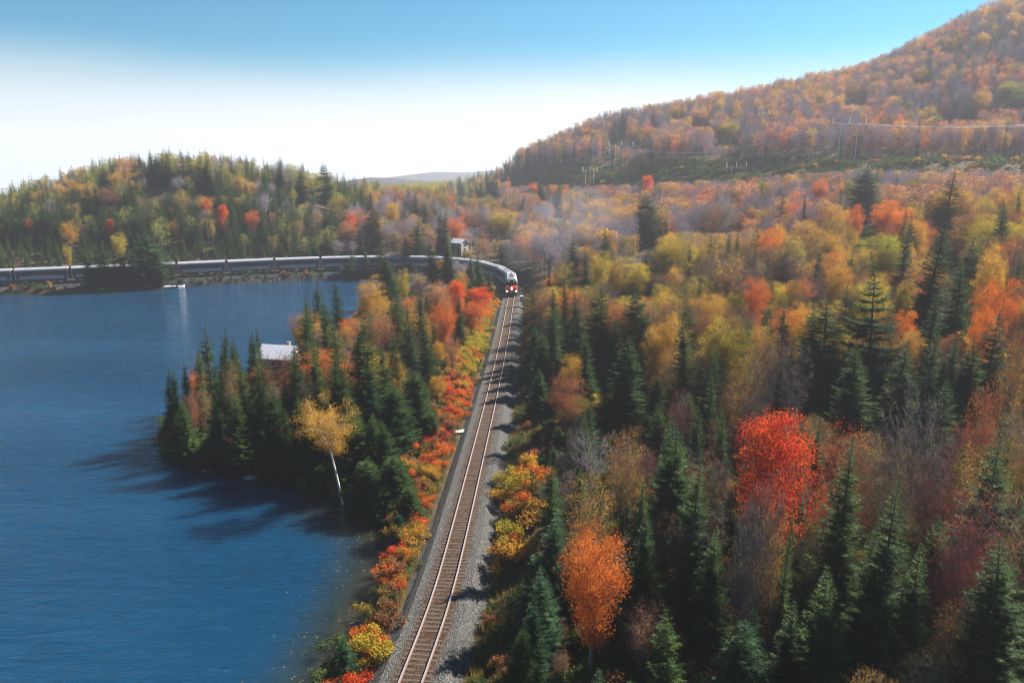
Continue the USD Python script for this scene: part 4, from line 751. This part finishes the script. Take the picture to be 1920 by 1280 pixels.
hpx = np.vstack([hpx, seen])
rng = np.random.default_rng(21)
patch = lambda x, y, s, sd: float(vnoise(np.array([x]), np.array([y]), s, sd)[0])
n_drop = 0
for (x, y), g in zip(C, G):
    reg = region(x, y); mix = MIX[reg]; u = rng.random()
    # kinds gather in groves
    w = np.array([m_[1] * math.exp(2.6 * patch(x + 91 * i, y - 57 * i, 17, 40 + i)) for i, m_ in enumerate(mix)]); w /= w.sum(); kind = mix[int(np.searchsorted(np.cumsum(w), u))] [0] if u < .9999 else mix[0][0]
    if reg == 'righthill' and x < 60 + (y - 380) * .2 and rng.random() < .3: kind = 'spruce'
    if reg == 'lefthill' and y < 305 and x > -160 and rng.random() < .6: kind = 'spruce'
    far = y > 175
    if kind == 'orange' and far: kind = 'orange'
    if kind in ('thinrust',) and far: kind = 'rust'
    key = pick(kind, far, rng); dh, dw = DIM[key]
    Ht = {'spruce': rng.uniform(8, 14.5), 'cedar': rng.uniform(4, 7.5), 'dead': rng.uniform(7, 10)}.get(kind, rng.uniform(6.5, 13.0))
    if reg == 'righthill': Ht = rng.uniform(9.5, 14)
    if reg == 'point': Ht = min(Ht, rng.uniform(7, 12.5))
    if reg == 'near': Ht = min(Ht, rng.uniform(6, 10.5))
    dtr = track_d(np.array([[x, y]]))[0]
    if 0 < dtr < 16: Ht = min(Ht, (2.5 if y < 76 else 7.0) + (dtr - 6) * .8 + rng.uniform(0, 2.5))
    if -14 < dtr < 0: Ht = min(Ht, 2.0 + (-dtr - 6.5) * .9 + rng.uniform(0, 1.5))
    if reg in ('curve', 'shore'): Ht = min(Ht, 6.5)
    if reg in ('upper', 'mid', 'centre') and x > 5:
        ppx = proj([x, y, g])[0][0]; yl = np.interp(ppx, EDGE_X, EDGE_LO) - 2
        while Ht > 2.5 and proj([x, y, g + Ht])[1][0] < yl: Ht *= .9
        if Ht <= 2.5: continue
    px, py, dep = (v_[0] for v_ in proj([x, y, g + Ht])); wpx = Ht * .42 * FPX / dep
    if px < -80 or px > 2000 + 6000 / max(y, 1) or py > 1290: 
        if not (x > 0 and x < y * .66 + 45): continue
    if reg == 'point' and not PENINSULA.buffer(6).contains(sg.Point(px, py)):
        for f in (.8, .62, .45):
            px, py, dep = (v_[0] for v_ in proj([x, y, g + Ht * f]))
            if PENINSULA.contains(sg.Point(px, py)): Ht *= f; break
        else: continue
    # nothing that stands in front may hide a tree the photograph shows: lower it to where that tree's visible part ends
    o = (hpx[:, 3] > dep + 1) & (np.abs(hpx[:, 0] - px) < hpx[:, 2] * .42 + wpx * .36) & (py < hpx[:, 1] + hpx[:, 4]) & (dep > 20)
    if o.any():
        need = (hpx[o, 1] + hpx[o, 4]).max(); f = 1.0
        while f > .13 and proj([x, y, g + Ht * f])[1][0] < need: f -= .06
        if f < .14 or Ht * f < 1.7: n_drop += 1; continue
        Ht *= f; px, py, dep = (v_[0] for v_ in proj([x, y, g + Ht]))
    sh = Ht / dh
    placed.append(dict(x=x, y=y, z=g, sh=sh, sw=sh * rng.uniform(.75, 1.35) * (1.25 if sh < .6 else 1) * (.72 if reg == 'righthill' else 1.3 if reg == 'lefthill' and kind == 'spruce' else 1), yaw=rng.uniform(0, 6.28), key=key, px=px, py=py, w=wpx, dep=dep, hero=False, H=Ht, reg=reg))

# trackside and shore shrubs
def bushes():
    r = np.random.default_rng(33); out = []
    for s in np.arange(30, 205, .75):
        p, t = on_track(s); nrm = np.array([t[1], -t[0]]); y = p[1]
        for side, lo_, hi_ in ((-1, 3.8, 5.6), (-1, 5.0, 9.0), (-1, 5.0, 8.0), (1, 4.2, 7.4)):
            if r.random() < (.30 if side > 0 and 60 < y < 88 else .62 if side > 0 else .18): continue
            q_ = p + nrm * side * r.uniform(lo_, hi_); s_ = land_s(q_[None])[0]
            if s_ < .7: continue
            px, py, dep = (v_[0] for v_ in proj([q_[0], q_[1], 0]))
            if side > 0:
                if 57 < y < 80: ks = [('yellow', 3), ('gold', 2), ('orange', 2), ('lime', 1)]
                elif y < 57: ks = [('rust', 2), ('green', 2), ('orange', 1)]
                elif y > 150: ks = [('olive', 1), ('gold', 1), ('green', 1)]; ks = [('gold', 1), ('green', 2), ('rust', 1)]
                else: ks = [('green', 4), ('rust', 2), ('burgundy', 1)]
            else:
                if y > 150: ks = [('yellow', 3), ('lime', 3), ('gold', 2), ('orange', 1)]
                elif y > 120: ks = [('gold', 2), ('orange', 1), ('yellow', 3), ('lime', 4)]
                elif y > 98: ks = [('rust', 2), ('red', 1), ('orange', 3), ('gold', 1.5), ('green', .8)]
                elif y > 88: ks = [('burgundy', 3), ('red', 1), ('orange', 1), ('rust', 2), ('green', 1)]
                elif y > 45: ks = [('orange', 4), ('gold', 2), ('rust', 3), ('olive', 2), ('green', 1), ('red', .6)]
                else: ks = [('green', 3), ('orange', 2), ('yellow', 2)]
            w = np.array([a[1] for a in ks], float); kd = ks[r.choice(len(ks), p=w / w.sum())][0]
            out.append((q_[0], q_[1], kd, r.uniform(.45, 1.0) * (1.6 if side > 0 and 57 < y < 80 else 1)))
    # along the shore of the point and the bay
    for d_ in np.arange(0, shore_line.length, 1.5):
        q_ = shore_line.interpolate(d_); 
        if not (-150 < q_.x < -8 and 44 < q_.y < 245): continue
        x, y = q_.x + r.uniform(-.5, 2.2), q_.y + r.uniform(-.3, 2.0)
        if land_s(np.array([[x, y]]))[0] < .3: continue
        near_ = y < 77 and x > -20
        out.append((x, y, r.choice(['orange', 'gold', 'green', 'rust', 'red'] if near_ else ['green', 'green', 'green', 'rust']), r.uniform(.55, 1.1)))
    for px, py in [(650, 1225), (668, 1238), (690, 1250), (640, 1268), (700, 1268)]:
        q_ = at_z(px, py, -2.0); out.append((q_[0], q_[1], 'yellow' if px > 670 else 'green', r.uniform(.9, 1.2)))
    # scrub in the power line clearing
    for d_ in np.arange(0, ROW.length, 2.2):
        for k_ in range(9):
            a = ROW.interpolate(d_); x, y = a.x + r.normal(0, 8), a.y + r.normal(0, 8)
            if ROW.distance(sg.Point(x, y)) < 15: out.append((x, y, r.choice(['green', 'green', 'green', 'rust', 'gold'], p=[.5, .2, .16, .09, .05]), r.uniform(.5, 1.3)))
    return out
B = bushes(); BG = height([b[:2] for b in B])
for (x, y, kd, sc), g in zip(B, BG):
    key = f'shrub_{kd}_{rng.integers(2)}'; px, py, dep = (v_[0] for v_ in proj([x, y, g + 1.6 * sc]))
    if not (-40 < px < 1960 and py < 1330): continue
    placed.append(dict(x=x, y=y, z=g - .05, sh=sc, sw=sc * rng.uniform(.9, 1.25), yaw=rng.uniform(0, 6.28), key=key, px=px, py=py, w=2.3 * sc * FPX / dep, dep=dep, hero=False, H=1.7 * sc, reg='clearing' if y > 215 and x > -20 else 'verge'))

# ------------------------------------------------------------------ trees: names, labels, copies
def family(key):
    if key.startswith(('spruce', 'fir')): return 'spruce_tree', 'spruce'
    if key.startswith('cedar'): return 'cedar_tree', 'cedar'
    if key.startswith('pine'): return 'pine_tree', 'pine'
    if key.startswith('shrub'): return 'shrub', 'shrub'
    if 'birch' in key: return 'birch_tree', 'birch'
    if 'bare' in key or key == 'dead_grey': return 'bare_tree', 'bare tree'
    return 'maple_tree', 'maple'
LOOKW = {SP: 'dark green spruce', SS: 'slender dark green spruce', SB: 'broad dark green spruce', SR: 'ragged open spruce', SC: 'club topped dark spruce', FY: 'young bluish green fir', FB: 'bluish green fir', CE: 'bushy green cedar', PI: 'layered open pine',
         'leaning_birch': 'leaning white trunked birch with golden leaves', 'dead_limbs': 'golden tree with thick bare grey limbs', 'dead_grey': 'leafless grey tree', 'spruce_old': 'thin old spruce with bare gaps', 'spruce_lean': 'uneven dark green spruce', 'spruce_far': 'dark green spruce', 'spruce_far_slim': 'slender dark green spruce'}
CW = dict(red='bright red', orange='orange', gold='golden orange', yellow='yellow', rust='rust brown', salmon='salmon pink', olive='olive yellow', lime='yellow green', burgundy='burgundy', green='green')
def lookw(key):
    if key in LOOKW: return LOOKW[key]
    a = key.split('_')
    if a[0] == 'maple' or (a[0] == 'far' and a[1] in CW): return f'{CW[a[1]]} maple'
    if a[0] == 'thin': return f'half bare {CW[a[1]]} tree'
    if a[0] == 'birch': return f'{CW[a[1]]} birch'
    if a[0] == 'shrub': return f'{CW[a[1]]} shrub'
    return ('mauve grey', 'brown grey', 'grey')[int(a[-1])] + ' leafless tree'
LAND = [((960, 530), 'the locomotive'), ((525, 645), 'the cabin roof'), ((868, 455), 'the small house'), ((1467, 850), 'the bright red maple'), ((1115, 1030), 'the orange maple by the track'), ((1593, 265), 'the largest double pole'), ((1165, 300), 'the ridge end double pole'), ((1381, 322), 'the short double pole'),
        ((272, 480), 'the far shore pine'), ((305, 790), 'the tip of the point'), ((608, 320), 'the skyline pine'), ((625, 880), 'the leaning birch'), ((850, 808), 'the plank walkway'), ((975, 800), 'the plank platform'), ((675, 1165), 'the driftwood log'), ((1746, 480), 'the tall pointed spruce'), ((1195, 520), 'the domed yellow tree'),
        ((1667, 1000), 'the near brown tipped spruce'), ((1411, 1190), 'the young fir at bottom'), ((563, 487), 'the lakeside coaches'), ((1218, 400), 'the lone valley spruce'), ((330, 300), 'the left hilltop'), ((1860, 60), 'the upper right corner'), ((1870, 940), 'the burgundy trees at right'), ((1500, 480), 'the mauve bare wood'), ((830, 325), 'the pale horizon hill'), ((960, 1150), 'the bottom stretch of track'), ((920, 740), 'the middle stretch of track')]
LP = np.array([l[0] for l in LAND], float)
def where(px, py):
    d = np.hypot(LP[:, 0] - px, LP[:, 1] - py); i = int(np.argmin(d)); dx, dy = px - LP[i, 0], py - LP[i, 1]; dist = d[i]
    if dist < 26: return 'beside ' + LAND[i][1]
    word = ('left of' if dx < 0 else 'right of') if abs(dx) > abs(dy) else ('above' if dy < 0 else 'below')
    return ('just ' if dist < 70 else '' if dist < 150 else 'well ') + word + ' ' + LAND[i][1]
def visible(t): return t['hero'] or (-12 < t['px'] < 1932 and t['py'] < 1275)
bykind = {}
for t in placed: bykind.setdefault(family(t['key'])[0], []).append(t)
individuals, stuffs = [], {}
for fam, ts in bykind.items():
    ts.sort(key=lambda t: (not visible(t), not t['hero'], -t['w'] * (t['H'] / 12)))
    n_ = min(300, sum(visible(t) for t in ts)); individuals += ts[:n_]; stuffs[fam] = ts[n_:]
SPECIAL = {(1467, 762): 'bright scarlet maple, largest red crown in the right foreground', (1115, 962): 'glowing orange maple just right of the bottom stretch of track', (1667, 902): 'tall near spruce with pale brown tip in the right foreground', (1746, 415): 'tallest sharply pointed spruce on the right slope',
           (1190, 475): 'domed bright yellow maple right of the locomotive', (1411, 1149): 'young bluish fir at the bottom edge right of centre', (1218, 360): 'lone club topped spruce above the yellow trees in the valley', (272, 432): 'broad layered pine on the far shore in front of the coaches', (608, 303): 'tall layered pine on the skyline of the left hill', BIRCH[:2]: 'leaning white trunked birch with golden crown on the near shore'}
base = {}
for t in individuals:
    t['label'] = SPECIAL.get((t['px'], t['py'])) if t['hero'] else None
    if not t['label']:
        size = 'tall ' if t['H'] > 13.5 and 'shrub' not in t['key'] else 'small ' if t['H'] < (1.1 if 'shrub' in t['key'] else 6) else ''
        t['label'] = f"{size}{lookw(t['key'])} {where(t['px'], t['py'])}"; base.setdefault(t['label'], []).append(t)
for lab, ts in base.items():
    if len(ts) == 1: continue
    ts.sort(key=lambda t: t['px'])
    if len(ts) <= 26:
        for i, t in enumerate(ts): t['label'] = lab + (', leftmost' if i == 0 else ', rightmost' if i == len(ts) - 1 else f', {ORD[i]} from left')
    else:
        for t in ts: t['group'] = lab + ' crowd'
tilt = np.random.default_rng(9)
def matrix(t):
    c_, s_ = math.cos(t['yaw']), math.sin(t['yaw']); return t['x'], t['y'], t['z'], t['yaw'], t['sw'], t['sh']
for t in individuals:
    name, cat_ = family(t['key'])
    x = UsdGeom.Xform.Define(stage, '/World/' + numbered(name)); x.AddTranslateOp().Set((float(t['x']), float(t['y']), float(t['z']))); x.AddRotateXYZOp().Set((float(tilt.normal(0, 2.4)) * (t['hero'] is False or t['key'] != 'leaning_birch'), float(tilt.normal(0, 2.4)) * (t['key'] != 'leaning_birch'), math.degrees(t['yaw']))); x.AddScaleOp().Set((float(t['sw']), float(t['sw']), float(t['sh'])))
    p = tag(x, t['label'], cat_, t.get('group') or ('shrubs beside the railway' if cat_ == 'shrub' else f'{cat_}s of the valley')); p.GetReferences().AddInternalReference(f"/World/prototypes/{t['key']}"); p.SetInstanceable(True)
STUFF = dict(spruce_tree=('far_spruce_wood', 'dark spruces crowding the far slopes', 'spruce wood'), bare_tree=('far_bare_wood', 'mass of leafless mauve grey trees on the slopes', 'bare wood'), maple_tree=('far_autumn_wood', 'mass of coloured autumn trees on the slopes', 'autumn wood'), birch_tree=('far_birch_wood', 'mass of yellow birches on the slopes', 'birch wood'), shrub=('low_scrub', 'low scrub along the verges, the shore and the power line clearing', 'scrub'), cedar_tree=('far_cedars', 'mass of cedars', 'cedar wood'), pine_tree=('far_pines', 'mass of pines', 'pine wood'))
def instancer(path, keys, rows):
    pi = UsdGeom.PointInstancer.Define(stage, path); ks = sorted(set(keys)); rel = pi.CreatePrototypesRel()
    for k_ in ks:
        q_ = stage.DefinePrim(f'{path}/{k_}', 'Xform'); q_.GetReferences().AddInternalReference(f'/World/prototypes/{k_}'); rel.AddTarget(q_.GetPath())
    pi.CreateProtoIndicesAttr([ks.index(k_) for k_ in keys]); pi.CreatePositionsAttr([Gf.Vec3f(*map(float, r_[:3])) for r_ in rows])
    pi.CreateOrientationsAttr([Gf.Quath(math.cos(r_[3] / 2), 0, 0, math.sin(r_[3] / 2)) for r_ in rows]); pi.CreateScalesAttr([Gf.Vec3f(float(r_[4]), float(r_[4]), float(r_[5])) for r_ in rows]); return pi
for fam, ts in stuffs.items():
    if ts:
        nm, lb, ct = STUFF[fam]; tag(instancer('/World/' + nm, [t['key'] for t in ts], [matrix(t) for t in ts]), lb, ct, kind='stuff')

# grass and weeds on the verges and in the clearing
def tuft(seed, n_=26, H=.55):
    r = np.random.default_rng(seed); a = r.uniform(0, 6.28, n_); b0 = np.c_[r.normal(0, .16, (n_, 2)), np.full(n_, -.05)]; L = r.uniform(.5, 1.15, n_) * H; lean_ = r.uniform(.15, .7, n_)
    tip = b0 + np.c_[np.cos(a) * lean_ * L, np.sin(a) * lean_ * L, L]; sd = np.c_[-np.sin(a), np.cos(a), 0 * a] * .022
    return np.stack([b0 - sd, b0 + sd, tip], 1).reshape(-1, 3), np.arange(n_ * 3).reshape(-1, 3)
for k_, m_ in (('grass_straw', 'straw'), ('grass_weed', 'weed')):
    p = stage.DefinePrim(f'/World/prototypes/{k_}', 'Xform'); obj('blades', tuft(len(k_)), M[m_], p)
r = np.random.default_rng(77); gp = []
for s in np.arange(28, 206, .06):
    p, t = on_track(s); nrm = np.array([t[1], -t[0]])
    for side, lo_ in ((-1, 3.5), (1, 3.6)): gp.append(p + nrm * side * (lo_ + abs(r.normal(0, 1.9))))
for d_ in np.arange(0, ROW.length, .22): 
    for k_ in range(3): a = ROW.interpolate(d_); gp.append(np.array([a.x + r.normal(0, 7), a.y - 4 + r.normal(0, 10)]))
gp = np.array(gp); okl = np.ones(len(gp), bool); k = gp[:, 0] < 0; okl[k] = land_s(gp[k]) > .1; gp = gp[okl]; gz = height(gp)
tag(instancer('/World/verge_grass', [('grass_straw', 'grass_weed')[int(r.random() < (.45 if y < 215 else .75))] for x, y in gp], [(x, y, z, r.uniform(0, 6.28), w_, w_ * r.uniform(.7, 1.4)) for (x, y), z, w_ in zip(gp, gz, r.uniform(.7, 1.6, len(gp)))]), 'dry grass and weeds on the railway verges and in the clearing', 'grass', kind='stuff')
# undergrowth beneath the trees
us = np.stack([r.uniform(-48, 150, 16000), r.uniform(30, 200, 16000)], 1); us = us[(np.abs(us[:, 0]) < us[:, 1] * .68 + 8)]
du = track_d(us); us = us[(du > 8.5) | (du < -8)]; okl = np.ones(len(us), bool); k = us[:, 0] < 0; okl[k] = land_s(us[k]) > .8; us = us[okl]
us = us[np.hypot(us[:, 0] - cp[0], us[:, 1] - cp[1]) > 5.5]; uz = height(us); uk, ur = [], []
for (x, y), z in zip(us, uz):
    k_ = r.choice(['shrub_green_0', 'shrub_green_1', 'shrub_rust_0', 'shrub_rust_1', 'cedar', 'fir_young', 'shrub_gold_0', 'shrub_burgundy_1'], p=[.26, .24, .12, .10, .10, .10, .05, .03])
    h_ = r.uniform(1.2, 3.2) if k_[0] != 's' else r.uniform(.8, 2.2); sc = h_ / DIM[k_][0]; uk.append(k_); ur.append((x, y, z - .05, r.uniform(0, 6.28), sc * r.uniform(.9, 1.4), sc))
tag(instancer('/World/undergrowth', uk, ur), 'dense shrubs and saplings beneath the trees', 'undergrowth', kind='stuff')
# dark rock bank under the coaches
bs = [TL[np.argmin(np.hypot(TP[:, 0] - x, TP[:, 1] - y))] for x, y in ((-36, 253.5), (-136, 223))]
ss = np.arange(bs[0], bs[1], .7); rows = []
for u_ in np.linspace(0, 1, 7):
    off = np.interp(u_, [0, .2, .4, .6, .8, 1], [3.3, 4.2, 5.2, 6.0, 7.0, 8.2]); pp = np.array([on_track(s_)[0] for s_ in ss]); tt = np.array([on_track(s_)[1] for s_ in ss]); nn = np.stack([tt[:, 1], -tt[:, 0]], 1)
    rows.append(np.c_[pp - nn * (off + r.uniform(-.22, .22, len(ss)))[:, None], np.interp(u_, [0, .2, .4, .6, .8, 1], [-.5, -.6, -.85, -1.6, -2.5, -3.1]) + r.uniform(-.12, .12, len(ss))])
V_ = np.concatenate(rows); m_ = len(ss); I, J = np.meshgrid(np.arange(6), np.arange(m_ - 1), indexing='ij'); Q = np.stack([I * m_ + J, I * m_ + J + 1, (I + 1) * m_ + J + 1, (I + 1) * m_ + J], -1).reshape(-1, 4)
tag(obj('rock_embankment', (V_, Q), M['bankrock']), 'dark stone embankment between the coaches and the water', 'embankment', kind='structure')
# fallen leaves floating by the near shore
fl = []
while len(fl) < 240:
    x, y = r.uniform(-26, -10), r.uniform(44, 74)
    s_ = -land_s(np.array([[x, y]]))[0]
    if 0.1 < s_ < 9 and r.random() < math.exp(-s_ / 3): fl.append((x, y, LAKE_Z + .012))
lv, lf = leaves(np.array(fl), .07, r, up=40.)
tag(obj('floating_leaves', (lv, lf), M['gold']), 'yellow fallen leaves floating near the shore', 'leaves', kind='stuff')

# ------------------------------------------------------------------ the air
sm = usdkit.material(stage, '/World/Looks/exhaust_smoke', {'v': ('principled_volume', {'color': (0.70, 0.84, 1.0), 'density': 0.0034, 'anisotropy': 0.2})}, [], volume='v.volume')
bl = []
for k_, (x, y, z, rx, rz) in enumerate([(3, 214, 9.5, 6.0, 5), (7, 217, 13, 8.5, 7), (13, 221, 16, 11, 8), (20, 226, 19, 11, 8)]):
    b = trimesh.creation.icosphere(4, 1.0); v = b.vertices; v = v * (1 + .55 * vnoise(v[:, 0] * 3 + k_ * 7, v[:, 1] * 3 + v[:, 2] * 4, 1.6, 60 + k_))[:, None]; b.vertices = v * [rx, rx, rz] + [x, y, z]
    bl.append(b)
import manifold3d as m3
mf = None
for b in bl:
    q_ = m3.Manifold(m3.Mesh(np.asarray(b.vertices, np.float32), np.asarray(b.faces, np.uint32))); mf = q_ if mf is None else mf + q_
tag(obj('exhaust_smoke', mf, sm), 'thin bluish exhaust smoke drifting right from the locomotive', 'smoke', kind='stuff')
HAZE = 0.00020
hz_ = usdkit.material(stage, '/World/Looks/haze', {'v': ('principled_volume', {'color': (0.86, 0.88, 1.0), 'density': HAZE, 'anisotropy': 0.25})}, [], volume='v.volume')
tag(obj('haze', box(6400, 4400, 290, (0, 1300, 290 / 2 - 115)), hz_), 'thin bluish haze filling the valley', 'haze', kind='stuff')
print('placed', len(placed), 'individuals', len(individuals), 'dropped', n_drop, {k: len(v) for k, v in bykind.items()})
